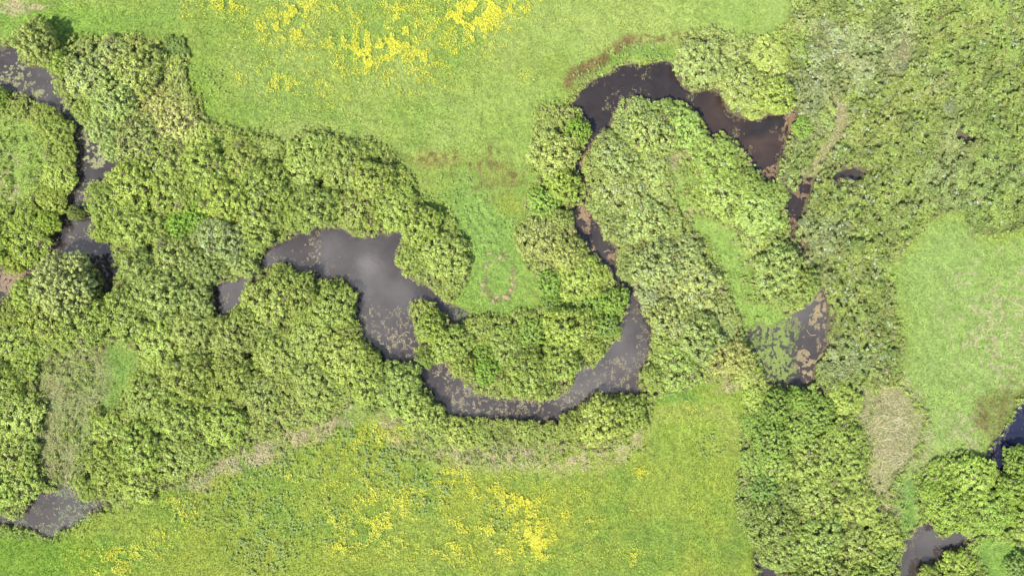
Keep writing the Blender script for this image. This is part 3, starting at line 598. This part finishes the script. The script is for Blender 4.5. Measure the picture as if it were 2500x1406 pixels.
# tell them apart: along a bank by order, inside a thicket by thicket
def along(poly, x, y):
    P = np.asarray(poly, float); best = (1e9, 0); s = 0
    for a, b in zip(P[:-1], P[1:]):
        e = b - a; L = np.hypot(*e); t = np.clip(((x - a[0]) * e[0] + (y - a[1]) * e[1]) / L ** 2, 0, 1)
        d = math.hypot(x - a[0] - t * e[0], y - a[1] - t * e[1])
        if d < best[0]: best = (d, s + t * L)
        s += L
    return best
groups = {}
for (x, y, r) in bx:
    best = min(((*along(p, x, y), k) for k, (_, p) in enumerate(EDGES)), key=lambda q: q[0])
    if best[0] < r / K * 1.25:
        groups.setdefault(best[2], []).append((best[1], x, y, r))
    else:
        k = next((nm for (x0, y0, x1, y1, nm) in REGION if x0 <= x <= x1 and y0 <= y <= y1), 'inside the thicket')
        groups.setdefault(k, []).append((0, x, y, r))
def put(x, y, r, label, group):
    c, pale = canopy_colour(x, y)
    c = c * (.85 + .29 * RNG.random()) * np.array([1 + .10 * (RNG.random() - .5), 1, 1 + .12 * (RNG.random() - .5)])
    tw = (math.hypot(x - 370, y - 300) < 110) or (math.hypot((x - 1230) / 3, y - 1085) < 30) or (math.hypot((x - 650) / 3, y - 1020) < 40)
    place('twiggy' if tw else 'willow', 'willow_bush', x, y, r * (1 + .08 * RNG.random()), c, pale, label, 'bush', group, RNG.random() * 6.28)
for k, rows in groups.items():
    if isinstance(k, int):
        ph, poly = EDGES[k]
        a, b = poly[0], poly[-1]
        start = ('west' if a[0] < b[0] else 'east') if abs(a[0] - b[0]) > abs(a[1] - b[1]) else ('north' if a[1] < b[1] else 'south')
        for n, (s, x, y, r) in enumerate(sorted(rows)):
            size = 'large' if r > 2.8 else 'middling' if r > 2.2 else 'small'
            put(x, y, r, f'{size} willow bush {ph}, {ORD[min(n, 15)]} from {start}', 'willow bushes ' + ph)
    else:
        for (s, x, y, r) in rows:
            put(x, y, r, f'grey-green willow bush {k}', 'willow bushes ' + k)
for (x, y), lb in zip(PALE, PALE_LABEL):
    place('twiggy', 'pale_shrub', x, y, .95 if 'large' not in lb else 1.3, (.17, .2, .1), .85, lb, 'shrub', 'whitish shrubs in the scrub', (x * .7) % 6.28)

# ------------------------------------------------------------------ undergrowth: low tangled herbs and shoots, beyond counting
def scatter(n, x0, y0, x1, y1):
    return RNG.uniform(x0, x1, n), RNG.uniform(y0, y1, n)
sx, sy = scatter(66000, 1680, -90, 2600, 1000)
d = sdf_many(SCRUB, *warp(sx, sy, 10, 40))
keep = (d < -1) & (lookup(sd_w, sx, sy) > 1) & (sdf_many([D_GAP, D_SPOT], *warp(sx, sy, 10, 20)) > -3)
keep &= RNG.random(len(sx)) < .22 + .8 * sst(.36, .58, fbm(sx, sy, 22, 70, 3))
sx, sy = sx[keep], sy[keep]
lx, ly = scatter(1500, 1680, -90, 2600, 1000)
lr = RNG.uniform(15, 36, 1500); lump = np.zeros(len(sx)); lid = np.zeros(len(sx), int)
for q in range(1500):
    m = np.flatnonzero((np.abs(sx - lx[q]) < lr[q]) & (np.abs(sy - ly[q]) < lr[q]))
    v = np.sqrt(np.clip(1 - ((sx[m] - lx[q]) ** 2 + (sy[m] - ly[q]) ** 2) / lr[q] ** 2, 0, 1)) * (.5 + .5 * lr[q] / 36)
    up = v > lump[m]; lump[m[up]] = v[up]; lid[m[up]] = q
hh = .15 + 1.45 * lump + .5 * fbm(sx, sy, 26, 71, 3) + .35 * RNG.random(len(sx))
hh *= .55 + .45 * sst(0, 40, -sdf_many(SCRUB, sx, sy))
base = np.array([.196, .245, .048])[None] * np.ones((len(sx), 1))
m1 = sst(.45, .7, fbm(sx, sy, 150, 72, 3))[:, None]
base = base * (1 - m1) + np.array([.21, .245, .085]) * m1
rgt = sst(2250, 2420, sx)[:, None] * .6
base = base * (1 - rgt) + np.array([.180, .25, .045]) * rgt
ltone = RNG.uniform(.84, 1.16, (1500, 1)) * RNG.uniform(.95, 1.05, (1500, 3)); base = base * ltone[lid]
pl = (RNG.random(len(sx)) < .02 + .16 * sst(.55, .75, fbm(sx, sy, 60, 73, 3)) * sst(2300, 2000, sx))[:, None]
base = np.where(pl, np.array([.30, .35, .21]), base)
base = np.where((RNG.random(len(sx)) < .03)[:, None], np.array([.20, .16, .08]), base)
# the ragged hem of the thickets, the gaps between bushes, the overgrown islet, the spit and the reed beds
hx, hy = scatter(170000, -70, -70, 2570, 1476)
so_, sw_, ss_ = lookup(sd_open, hx, hy), lookup(sd_w, hx, hy), lookup(sd_scrub, hx, hy)
cover = np.full(len(hx), 9.)
for (tx, ty, tr) in T:
    m = (np.abs(hx - tx) < tr * 1.1) & (np.abs(hy - ty) < tr * 1.1)
    cover[m] = np.minimum(cover[m], np.hypot(hx[m] - tx, hy[m] - ty) / tr)
hem = fbm(hx, hy, 34, 74, 3)
p = .8 * ((so_ > 0) & (cover > .82))
p = np.maximum(p, .8 * sst(-4 - 44 * np.clip(hem - .36, 0, 1), 2, so_) * (so_ <= 0) * (cover > .8))
p = np.maximum(p, .42 * (sdf_many([M_WEST], *warp(hx, hy, 20, 50)) < 0) * sst(.44, .62, fbm(hx, hy, 40, 75, 3)))
p = np.maximum(p, .30 * (sdf_many([D_WEST], *warp(hx, hy, 20, 50)) < 10) * sst(.36, .56, fbm(hx, hy, 36, 76, 3)))
p = np.maximum(p, .6 * (sdf_many([D_EAST], *warp(hx, hy, 20, 50)) < 4) * sst(2150, 2080, hx) * sst(.36, .52, fbm(hx, hy, 30, 77, 3)))
for (u, v, rx, ry, q) in ((1680, 430, 50, 50, .7), (1850, 700, 40, 70, .5), (1820, 580, 30, 50, .5), (900, 985, 70, 30, .35), (640, 1060, 200, 40, .10), (1250, 1105, 300, 30, .38), (1800, 925, 70, 30, .6), (2180, 1250, 40, 60, .5), (1830, 880, 30, 40, .5)):
    p = np.maximum(p, q * np.clip(1.5 - ((hx - u) / rx) ** 2 - ((hy - v) / ry) ** 2, 0, 1) * sst(.38, .55, fbm(hx, hy, 24, 78, 3)))
p = p * (.12 + .88 * sst(-6, 16, sdf_many([M_STREAK], *warp(hx, hy, 14, 40))))
k = (RNG.random(len(hx)) < p) & (sw_ > 0) & (ss_ > 0)
hx, hy = hx[k], hy[k]
h2 = .2 + .55 * fbm(hx, hy, 20, 79, 3) + .35 * RNG.random(len(hx)) + .5 * (so_[k] > 6)
b2 = np.array([canopy_colour(a, b)[0] for a, b in zip(hx, hy)]) * 1.05
op = sst(4, -14, so_[k])[:, None] * .5
b2 = b2 * (1 - op) + np.array([.185, .24, .045]) * op
b2 = np.where((RNG.random(len(hx)) < .06)[:, None], np.array([.24, .19, .10]), b2)
print('hem', len(hx), 'scrub', len(sx))
sx = np.concatenate([sx, hx]); sy = np.concatenate([sy, hy]); hh = np.concatenate([hh, h2]); base = np.concatenate([base, b2])
cen = np.stack([wx(sx), wy(sy), hh + lookup(GZ, sx, sy) - .2], 1)
NL = 22
P, U, W = clump_leaves(RNG, cen, .18 + .24 * RNG.random(len(cen)), NL, .10, np.tile([-.25, -.25, .3], (len(cen), 1)), .9)
V, F = quads(P, U, W)
base = base * (.7 + .56 * RNG.random((len(cen), 1)))
col = np.repeat(np.repeat(base, NL, 0) * (.85 + .3 * RNG.random((len(P), 1))), 4, 0)
tag(link('undergrowth', mesh('undergrowth', V, F, M_scrub, col)), 'tangled green herbs and shoots over the eastern scrub and under thickets', 'undergrowth', kind='stuff')

# ------------------------------------------------------------------ meadow grass
def blades(n, box, accept, length, width, colour, lean=(.5, 1.2), zoff=0., mat=M_grass):
    x, y = scatter(n, *box)
    k = accept(x, y); x, y = x[k], y[k]; n = len(x)
    z = lookup(GZ, x, y) + zoff
    ang = (fbm(x, y, 120, 80, 2) - .5) * 9 + RNG.normal(size=n) * .9
    ln = RNG.uniform(*lean, n)
    L = length * (.6 + .8 * RNG.random(n))
    d = np.stack([np.cos(ang) * np.sin(ln), np.sin(ang) * np.sin(ln), np.cos(ln)], 1)
    s = np.stack([-np.sin(ang), np.cos(ang), 0 * ang], 1) * (width * (.6 + .8 * RNG.random(n)))[:, None]
    b = np.stack([wx(x), wy(y), z], 1)
    V = np.stack([b - s, b + s, b + d * L[:, None]], 1).reshape(-1, 3)
    c = colour(x, y)
    return V, np.arange(3 * n).reshape(n, 3), np.repeat(c, 3, 0), mat
def lawn_at(x, y): return lookup(LAWN, x, y)
def open_ok(x, y): return (lookup(sd_open, x, y) < 4) & (lookup(sd_w, x, y) > 2)
V, F, col, mt = blades(800000, (-60, -60, 2560, 1466), open_ok, .24, .042, lambda x, y: lawn_at(x, y) * (.75 + .6 * RNG.random((len(x), 1))))
tag(link('grass', mesh('grass', V, F, mt, col)), 'short green meadow grass between the river and the fields', 'grass', kind='stuff')

# dry reeds: long straw-coloured stalks lying every way
def dry_ok(x, y):
    X, Y = warp(x, y, 16, 40)
    d = sdf_many([D_EAST], *warp(x, y, 34, 70)); a = (d < 40) & (RNG.random(len(x)) < .62 * (.2 + .8 * sst(.36, .52, fbm(x, y, 26, 88, 3))) * sst(40, -25, d) * (.35 + .65 * sst(2080, 2160, X)))
    d = sdf_many([D_GAP, D_SPOT, D_HOLLOW], X, Y); a |= (d < 5) & (RNG.random(len(x)) < .75)
    d = sdf_many([D_WEST], X, Y); a |= (d < 8) & (RNG.random(len(x)) < .26 * (.4 + sst(.4, .6, fbm(x, y, 30, 87, 3))))
    for (u, v, rx, ry, p) in ((440, 1175, 70, 26, .8), (500, 1140, 90, 34, .8), (590, 1100, 110, 40, .8), (700, 1050, 100, 36, .9), (640, 1010, 50, 40, .4), (800, 1010, 80, 40, .7), (860, 970, 50, 24, .5), (980, 1040, 60, 60, .35), (1130, 1085, 110, 30, .45), (1250, 1110, 160, 35, .45), (1400, 1110, 120, 40, .45),
                              (2450, 790, 60, 110, .10), (2070, 1010, 70, 50, .35), (2050, 1130, 70, 60, .25), (2140, 1260, 40, 60, .4), (1830, 930, 80, 22, .3), (120, 1195, 60, 20, .3), (570, 325, 30, 25, .3), (1920, 270, 30, 10, .3), (1850, 290, 60, 8, .4)):
        q = ((X - u) / rx) ** 2 + ((Y - v) / ry) ** 2
        a |= (q < 1.3) & (RNG.random(len(x)) < p * np.clip(1.4 - q, 0, 1) * 1.2 * (fbm(x, y, 20, 85, 3) > .42))
    return a & (lookup(sd_w, x, y) > -2)
def straw_col(x, y):
    t = RNG.random((len(x), 1)) * (1 - .6 * sst(320, 240, x))[:, None]
    return (np.array([.225, .19, .095]) * (1 - t) + np.array([.40, .35, .20]) * t) * (.75 + .4 * RNG.random((len(x), 1)))
Vs, Fs, cs, o = [], [], [], 0
for (n, ln, wd, le) in ((330000, .95, .022, (1.0, 1.5)), (160000, .6, .03, (.3, 1.0))):
    V, F, col, mt = blades(n, (-60, -60, 2560, 1466), dry_ok, ln, wd, straw_col, le, .12, M_straw)
    Vs.append(V); Fs.append(F + o); cs.append(col); o += len(V)
tag(link('dry_reeds', mesh('dry_reeds', np.concatenate(Vs), np.concatenate(Fs), M_straw, np.concatenate(cs))), 'straw-coloured dead reeds and grass lying in beds', 'dry reeds', kind='stuff')

# leafy weeds standing in the meadows: dark broad-leaved patches
wx0, wy0 = scatter(240000, -40, -20, 2540, 1440)
pw = np.zeros(len(wx0))
for (u, v, rx, ry, p) in ((960, 1130, 90, 70, .8), (1040, 1200, 60, 50, .6), (640, 1340, 80, 60, .7), (500, 1190, 80, 40, .5), (700, 1130, 120, 50, .5), (820, 1080, 90, 30, .4), (1250, 1080, 200, 35, .45), (1180, 1110, 60, 30, .6), (1330, 1090, 60, 20, .5), (1220, 1260, 40, 60, .4),
                          (1740, 1085, 40, 30, .7), (560, 1230, 140, 60, .4), (740, 1260, 120, 80, .3), (500, 180, 40, 40, .25), (530, 210, 30, 30, .4), (90, 1300, 120, 18, .5), (210, 1255, 50, 20, .5), (1100, 470, 80, 40, .2), (1180, 560, 90, 60, .12), (1590, 130, 90, 20, .5), (1440, 185, 40, 30, .4)):
    pw = np.maximum(pw, p * np.clip(1.5 - ((wx0 - u) / rx) ** 2 - ((wy0 - v) / ry) ** 2, 0, 1))
k = (RNG.random(len(wx0)) < pw * sst(.42, .56, fbm(wx0, wy0, 12, 90, 3))) & open_ok(wx0, wy0)
wx0, wy0 = wx0[k], wy0[k]
cen = np.stack([wx(wx0), wy(wy0), lookup(GZ, wx0, wy0) + .30 + .12 * RNG.random(len(wx0))], 1)
P, U, W = clump_leaves(RNG, cen, .10 + .12 * RNG.random(len(cen)), 9, .09, np.tile([0, 0, 1.], (len(cen), 1)), .7)
V, F = quads(P, U, W)
col = np.repeat(np.repeat(np.array([.185, .258, .066])[None] * (.8 + .5 * RNG.random((len(cen), 1))), 9, 0), 4, 0)
tag(link('weeds', mesh('weeds', V, F, M_scrub, col)), 'broad-leaved green weeds in patches of the meadow', 'weeds', kind='stuff')

# buttercups
FL = [(1200, 15, 60, 22, 9), (1150, 60, 50, 40, 9), (1060, 70, 80, 50, 6), (960, 105, 60, 30, 7), (890, 150, 50, 22, 7), (925, 182, 40, 18, 7), (1045, 145, 22, 14, 6), (840, 130, 50, 25, 5), (740, 70, 50, 30, 6), (765, 30, 40, 25, 6), (660, 75, 45, 25, 5),
      (570, 15, 40, 18, 6), (615, 185, 40, 14, 6), (690, 195, 60, 24, 4), (1000, 180, 60, 30, 2), (1110, 120, 40, 20, 4), (1040, 30, 90, 30, 4), (700, 20, 70, 25, 3), (850, 60, 100, 50, 3), (1255, 75, 15, 10, 3), (1285, 190, 14, 10, 3), (1280, 20, 30, 20, 3), (1210, 125, 20, 50, 2.5), (1370, 55, 20, 8, 1.5), (1510, 60, 16, 10, 1.5),
      (490, 20, 60, 20, 1), (740, 270, 30, 14, .8), (1080, 215, 40, 10, 1.5), (800, 200, 200, 60, .9), (190, 18, 40, 8, 1),
      (920, 1055, 45, 16, 8), (850, 1080, 30, 20, 2), (1010, 1105, 14, 10, 3), (1250, 1215, 40, 20, 7), (1320, 1215, 30, 20, 4), (1290, 1250, 30, 30, 4), (1310, 1325, 32, 35, 8), (1280, 1290, 20, 20, 4), (1200, 1290, 25, 20, 4), (840, 1330, 30, 12, 4), (720, 1160, 20, 10, 3), (1105, 1160, 30, 12, 3.5), (1180, 1190, 30, 14, 3), (1450, 1280, 16, 16, 3), (1550, 1355, 12, 16, 3), (1230, 1350, 20, 20, 3),
      (450, 1260, 18, 16, 4), (440, 1220, 30, 12, 2.5), (400, 1310, 22, 16, 3), (320, 1345, 50, 14, 4), (250, 1385, 60, 14, 4), (210, 1360, 40, 18, 1.5), (820, 1265, 40, 16, 3), (920, 1280, 60, 30, 2.5), (960, 1220, 70, 40, 2), (1120, 1290, 30, 20, 2), (1380, 1260, 14, 14, 3), (1560, 1150, 12, 10, 3), (1565, 1095, 20, 20, 1.5), (700, 1200, 90, 40, 1), (1000, 1330, 160, 50, 1), (1450, 1180, 120, 60, .5), (1690, 1230, 10, 12, 2), (1740, 1180, 8, 14, 2), (1450, 1370, 100, 30, .8), (860, 1180, 60, 40, 1.6), (1110, 1340, 40, 30, 1.6), (1690, 1000, 60, 30, .5), (1080, 1190, 130, 30, 1.2)]
fx, fy = [], []
for (u, v, rx, ry, dens) in FL:
    n = int(dens * rx * ry * (.62 if v > 900 else .42)) + 4
    fx.append(u + RNG.normal(size=n) * rx * .8); fy.append(v + RNG.normal(size=n) * ry * .85)
fx = np.concatenate(fx); fy = np.concatenate(fy)
k = (RNG.random(len(fx)) < sst(.44, .60, fbm(fx, fy, 15, 95, 3)) * (.25 + sst(.40, .6, fbm(fx, fy, 48, 96, 2))) + .03) & open_ok(fx, fy) & (fx > -60) & (fx < 2560) & (fy > -60) & (fy < 1466)
fx, fy = fx[k], fy[k]
n = len(fx); print('flowers', n)
P = np.stack([wx(fx), wy(fy), lookup(GZ, fx, fy) + .24 + .14 * RNG.random(n)], 1)
nr = unit(RNG.normal(size=(n, 3)) * .35 + np.array([-.1, -.1, 1]))
a = unit(np.cross(nr, RNG.normal(size=(n, 3)))); b = np.cross(nr, a)
s = (.030 + .038 * RNG.random((n, 1)))
V, F = quads(P, a * s, b * s)
col = np.repeat(np.array([.42, .41, .006])[None] * (.75 + .35 * RNG.random((n, 1))), 4, 0)
tag(link('buttercups', mesh('buttercups', V, F, M_petal, col)), 'drifts of yellow buttercups in the meadows', 'wildflowers', kind='stuff')

# ------------------------------------------------------------------ floating weed, scum and drowned twigs on the water
def floaters(zones, colA, colB, size, z, seed, ns=9, dim=.56):
    xs, ys = [], []
    for (u, v, rx, ry, n, th) in zones:
        n = int(n * (4.0 if seed in (120, 121) else 2.6 if seed == 130 else 1.6))
        x = u + RNG.uniform(-1, 1, n) * (rx + 11); y = v + RNG.uniform(-1, 1, n) * (ry + 11)
        X, Y = warp(x, y, 13, 30); q = ((X - u) / rx) ** 2 + ((Y - v) / ry) ** 2
        X, Y = warp(x, y, 5, 14)
        k = (fbm(X, Y, ns, seed, 3) > th + (.16 if seed in (120, 121) else .12) * q + (.05 if seed == 121 else 0)) & (q < 1.1) & (lookup(sd_w, x, y) < 2)
        xs.append(x[k]); ys.append(y[k])
    x = np.concatenate(xs); y = np.concatenate(ys); n = len(x); colA = np.array(colA) * dim; colB = np.array(colB) * dim
    P = np.stack([wx(x), wy(y), WATER_Z + z + .02 * RNG.random(n)], 1)
    an = RNG.random(n) * 6.28; s = size * (.5 + RNG.random((n, 1)))
    e = .05 * RNG.normal(size=(n, 2))
    a = np.stack([np.cos(an), np.sin(an), e[:, 0]], 1) * s; b = np.stack([-np.sin(an), np.cos(an), e[:, 1]], 1) * s * (.35 + .4 * RNG.random((n, 1)))
    V, F = quads(P, a, b)
    t = RNG.random((n, 1)); c = (np.array(colA) * (1 - t) + np.array(colB) * t) * (.8 + .3 * RNG.random((n, 1)))
    return V, F, np.repeat(c, 4, 0)
def combine(parts):
    o = 0; Vs, Fs, cs = [], [], []
    for V, F, c in parts:
        Vs.append(V); Fs.append(F + o); cs.append(c); o += len(V)
    return np.concatenate(Vs), np.concatenate(Fs), np.concatenate(cs)
V, F, col = combine([
    floaters([(20, 205, 70, 50, 7000, .52), (25, 140, 60, 30, 1800, .57), (30, 175, 30, 40, 3000, .53), (60, 232, 50, 14, 4000, .44), (158, 265, 20, 40, 2600, .50), (205, 330, 45, 50, 6500, .50), (240, 372, 40, 36, 8000, .44), (215, 300, 40, 30, 2500, .50), (100, 200, 50, 40, 700, .60), (10, 222, 30, 14, 800, .42)],
             (.23, .25, .075), (.31, .31, .12), .05, .012, 110, 8),
    floaters([(195, 590, 90, 60, 3000, .60), (200, 460, 24, 60, 1300, .54), (195, 440, 16, 30, 500, .48), (260, 680, 26, 60, 500, .56), (150, 610, 60, 40, 900, .58)], (.20, .21, .09), (.28, .27, .13), .06, .010, 111, 8),
    floaters([(940, 800, 70, 60, 3600, .54), (965, 845, 60, 40, 3200, .50), (890, 770, 25, 50, 900, .52), (920, 860, 40, 40, 1500, .53), (760, 620, 18, 60, 1500, .50), (775, 590, 14, 40, 700, .50), (720, 640, 40, 30, 700, .54), (655, 635, 22, 40, 900, .48), (800, 650, 60, 40, 500, .60), (540, 730, 16, 30, 500, .54),
              (1110, 930, 50, 60, 3000, .50), (1080, 900, 30, 26, 1500, .46), (1150, 985, 60, 36, 2200, .50), (1250, 1000, 120, 26, 3600, .50), (1380, 985, 60, 30, 1900, .50), (1480, 920, 90, 44, 3600, .55), (1530, 905, 40, 40, 1600, .48), (1400, 960, 40, 26, 1000, .48), (1575, 830, 22, 50, 1300, .50), (1560, 760, 24, 26, 800, .46), (1230, 985, 90, 14, 900, .46)],
             (.19, .16, .065), (.28, .24, .10), .055, .010, 112, 8),
    floaters([(1530, 235, 60, 24, 1600, .52), (1500, 265, 30, 26, 800, .52), (1580, 175, 30, 14, 500, .55), (1690, 240, 16, 24, 900, .44), (1790, 340, 34, 34, 1800, .47), (1815, 365, 30, 16, 700, .48), (1520, 190, 100, 40, 500, .66), (1900, 320, 24, 24, 500, .54), (2440, 1060, 50, 60, 900, .60), (2420, 1100, 30, 30, 800, .52), (2480, 1000, 30, 40, 500, .56), (2270, 1340, 60, 40, 300, .64), (2230, 1310, 20, 30, 500, .50)],
             (.14, .125, .040), (.24, .22, .09), .055, .010, 113, 8)])
tag(link('floating_weed', mesh('floating_weed', V, F, M_float, col)), 'yellowish pond weed floating in flecks and mats on the river', 'pond weed', kind='stuff')
def fringe(n, size):
    x, y = scatter(n, -40, 60, 2540, 1440)
    d = lookup(sd_w, x, y); q = fbm(x, y, 30, 140, 3)
    k = (d < 1) & (d > -3 - 26 * np.clip(q - .42, 0, 1)) & (fbm(x, y, 7, 141, 3) > .46)
    x, y = x[k], y[k]; n = len(x)
    P = np.stack([wx(x), wy(y), WATER_Z + .016 + .02 * RNG.random(n)], 1)
    an = RNG.random(n) * 6.28; sz = size * (.5 + RNG.random((n, 1)))
    a = np.stack([np.cos(an), np.sin(an), .2 * RNG.normal(size=n)], 1) * sz; b = np.stack([-np.sin(an), np.cos(an), 0 * an], 1) * sz * .5
    V, F = quads(P, a, b); t = RNG.random((n, 1))
    return V, F, np.repeat((np.array([.12, .085, .035]) * (1 - t) + np.array([.15, .15, .05]) * t) * (.7 + .5 * RNG.random((n, 1))), 4, 0)
V, F, col = combine([fringe(900000, .05),
    floaters([(1428, 385, 14, 40, 1800, .42), (1426, 440, 14, 50, 3600, .34), (1432, 480, 12, 40, 2200, .36), (1425, 520, 22, 18, 3000, .28), (1445, 545, 26, 22, 1800, .44), (1492, 630, 14, 30, 2000, .40), (1445, 600, 16, 14, 700, .46), (1455, 345, 14, 14, 600, .46), (1935, 290, 20, 30, 2600, .36), (1915, 345, 14, 40, 1200, .46), (1885, 425, 18, 26, 1800, .38), (1900, 395, 10, 20, 500, .44),
              (1960, 470, 18, 22, 1300, .44), (1935, 545, 16, 36, 1600, .44), (1955, 605, 16, 20, 1500, .36), (1980, 440, 16, 14, 900, .42), (60, 672, 70, 12, 3400, .34), (15, 695, 36, 18, 2200, .36), (1395, 248, 14, 12, 600, .40)], (.20, .120, .045), (.27, .175, .080), .045, .004, 120, 7),
    floaters([(2005, 745, 18, 26, 1800, .40), (1998, 775, 26, 30, 2400, .44), (1945, 780, 14, 26, 700, .52), (1962, 870, 14, 14, 1100, .30), (1975, 905, 26, 20, 1900, .42), (1990, 885, 22, 14, 1800, .38), (2012, 875, 20, 10, 1200, .34), (1942, 900, 18, 14, 900, .46), (1980, 920, 22, 20, 1200, .44), (1955, 838, 22, 14, 500, .50), (2005, 840, 18, 30, 900, .50)],
             (.25, .185, .08), (.33, .26, .115), .045, .006, 121, 9)])
tag(link('algae_scum', mesh('algae_scum', V, F, M_float, col)), 'brown and tan algae scum along the still banks', 'algae', kind='stuff')
# swamp plants standing in shallow water
V, F, col = combine([
    floaters([(1850, 830, 75, 85, 12000, .38), (1880, 900, 50, 50, 8000, .38), (1912, 870, 34, 80, 4200, .46), (1895, 800, 60, 44, 5200, .40), (1830, 800, 50, 30, 2600, .40)], (.13, .19, .035), (.20, .25, .06), .05, .05, 130, 6, 1.),
    floaters([(190, 1255, 60, 40, 4200, .46), (100, 1300, 90, 20, 2600, .44), (150, 1190, 50, 24, 2600, .42), (120, 1240, 60, 50, 1200, .56), (20, 1275, 40, 16, 1100, .44), (1120, 765, 34, 22, 2000, .42), (1850, 1370, 16, 40, 700, .46), (2500, 1030, 40, 40, 300, .6)], (.11, .17, .035), (.18, .22, .08), .05, .05, 131, 6, 1.)])
tag(link('swamp_plants', mesh('swamp_plants', V, F, M_scrub, col)), 'green swamp plants pushing through shallow water', 'swamp plants', kind='stuff')

# ------------------------------------------------------------------ bare earth mounds in the small meadow
def mound_mesh(seed):
    rng = np.random.default_rng(seed)
    n, m = 14, 5
    V = [(0, 0, .24)]; F = []
    for i in range(1, m + 1):
        t = i / m
        for j in range(n):
            a = j * 2 * math.pi / n
            r = .5 * t * (1 + .25 * math.sin(a * 2 + seed) + .12 * rng.normal())
            V.append((r * math.cos(a), r * math.sin(a), .24 * (1 - t * t) - .06 * (t > .9) + .05 * rng.random()))
    for j in range(n):
        F.append((0, 1 + j, 1 + (j + 1) % n))
    for i in range(m - 1):
        for j in range(n):
            a, b = 1 + i * n + j, 1 + i * n + (j + 1) % n
            F += [(a, a + n, b + n), (a, b + n, b)]
    return np.array(V), np.array(F)
def earth_mat():
    m, t, out = new_mat('bare_earth')
    g = N(t, 'ShaderNodeTexCoord')
    n1 = N(t, 'ShaderNodeTexNoise'); n1.inputs['Scale'].default_value = 9; n1.inputs['Detail'].default_value = 5
    t.links.new(g.outputs['Object'], n1.inputs['Vector'])
    r = N(t, 'ShaderNodeValToRGB'); r.color_ramp.elements[0].color = (.045, .036, .016, 1); r.color_ramp.elements[0].position = .3; r.color_ramp.elements[1].color = (.125, .085, .048, 1); r.color_ramp.elements[1].position = .7
    t.links.new(n1.outputs['Fac'], r.inputs[0])
    p = N(t, 'ShaderNodeBsdfPrincipled'); p.inputs['Roughness'].default_value = .95; t.links.new(r.outputs[0], p.inputs['Base Color']); t.links.new(p.outputs[0], out.inputs[0])
    return m
M_earth = earth_mat()
MOUNDS = [(1196, 618, .8, 'uppermost brownish earth mound of the ring in the small meadow'), (1222, 627, 1.0, 'palest earth mound at the top of the ring'), (1187, 650, .8, 'earth mound on the upper west side of the ring'),
          (1184, 678, .55, 'smallest earth mound midway down the west side of the ring'), (1179, 694, .9, 'earth mound on the lower west side of the ring'), (1178, 713, .7, 'earth mound outside the southwest of the ring'),
          (1204, 735, .8, 'earth mound at the very bottom of the ring'), (1236, 725, 1.3, 'largest earth mound at the southeast foot of the ring'), (1214, 724, .8, 'earth mound between bottom and largest mound of the ring'),
          (1249, 677, .8, 'upper earth mound on the east side of the ring'), (1251, 693, .9, 'middle earth mound on the east side of the ring'), (1247, 708, .9, 'lower earth mound on the east side of the ring')]
for i, (x, y, s, lb) in enumerate(MOUNDS):
    V, F = mound_mesh(i + 1)
    o = link('earth_mound', mesh('earth_mound', V, F, M_earth, None, True))
    o.location = (float(wx(x)), float(wy(y)), float(lookup(GZ, np.array(x), np.array(y))) + .06); o.scale = (s * .8, s * .7, s * .5); o.rotation_euler = (0, 0, i * 1.3)
    tag(o, lb, 'mound', 'earth mounds in a ring')

# drowned dead branches at the banks
def branch_mesh(seed, L):
    rng = np.random.default_rng(seed)
    Vs, Fs, o = [], [], 0
    p = np.array([0., 0, .05]); d = np.array([1., 0, .05])
    for k in range(6):
        q = p + d * L / 6
        v, f = tube(p, q, .05 * (1 - k * .13), .05 * (1 - (k + 1) * .13)); Vs.append(v); Fs.append(f + o); o += len(v)
        for s in (-1, 1):
            if rng.random() < .8:
                a = p + (q - p) * rng.random(); e = a + unit(d + np.array([0, s * 1.1, .15 * rng.normal()])) * L * .3 * rng.random()
                v, f = tube(a, e, .025, .008); Vs.append(v); Fs.append(f + o); o += len(v)
        p = q; d = unit(d + rng.normal(size=3) * np.array([.2, .3, .08]))
    return np.concatenate(Vs), np.concatenate(Fs)
def dead_mat():
    m, t, out = new_mat('bleached_wood')
    g = N(t, 'ShaderNodeTexCoord')
    n1 = N(t, 'ShaderNodeTexNoise'); n1.inputs['Scale'].default_value = 7
    t.links.new(g.outputs['Object'], n1.inputs['Vector'])
    r = N(t, 'ShaderNodeValToRGB'); r.color_ramp.elements[0].color = (.09, .065, .05, 1); r.color_ramp.elements[1].color = (.17, .13, .10, 1)
    t.links.new(n1.outputs['Fac'], r.inputs[0])
    p = N(t, 'ShaderNodeBsdfPrincipled'); p.inputs['Roughness'].default_value = .9; t.links.new(r.outputs[0], p.inputs['Base Color']); t.links.new(p.outputs[0], out.inputs[0])
    return m
M_dead = dead_mat()
for i, (x, y, L, rot, lb) in enumerate([(1030, 838, 2.2, 2.3, 'bleached dead branch reaching from the island into the pond'), (1000, 812, 2.0, 2.9, 'thin dead branch in the flecked water off the island tip'), (1092, 898, 1.8, 2.2, 'dead branch lying in the bend beside the small olive bush'),
                                        (1474, 615, 1.2, .4, 'pale dead branch floating in the narrow channel'), (1925, 285, 1.6, .9, 'dead branch in the brown scum corner of the upper pool'), (1994, 818, 1.7, 3.1, 'dead branch along the east bank of the weedy pond')]):
    V, F = branch_mesh(i + 5, L)
    o = link('dead_branch', mesh('dead_branch', V, F, M_dead, None, True)); o.location = (float(wx(x)), float(wy(y)), WATER_Z + .02); o.rotation_euler = (0, 0, rot)
    tag(o, lb, 'branch', 'dead branches at the water')
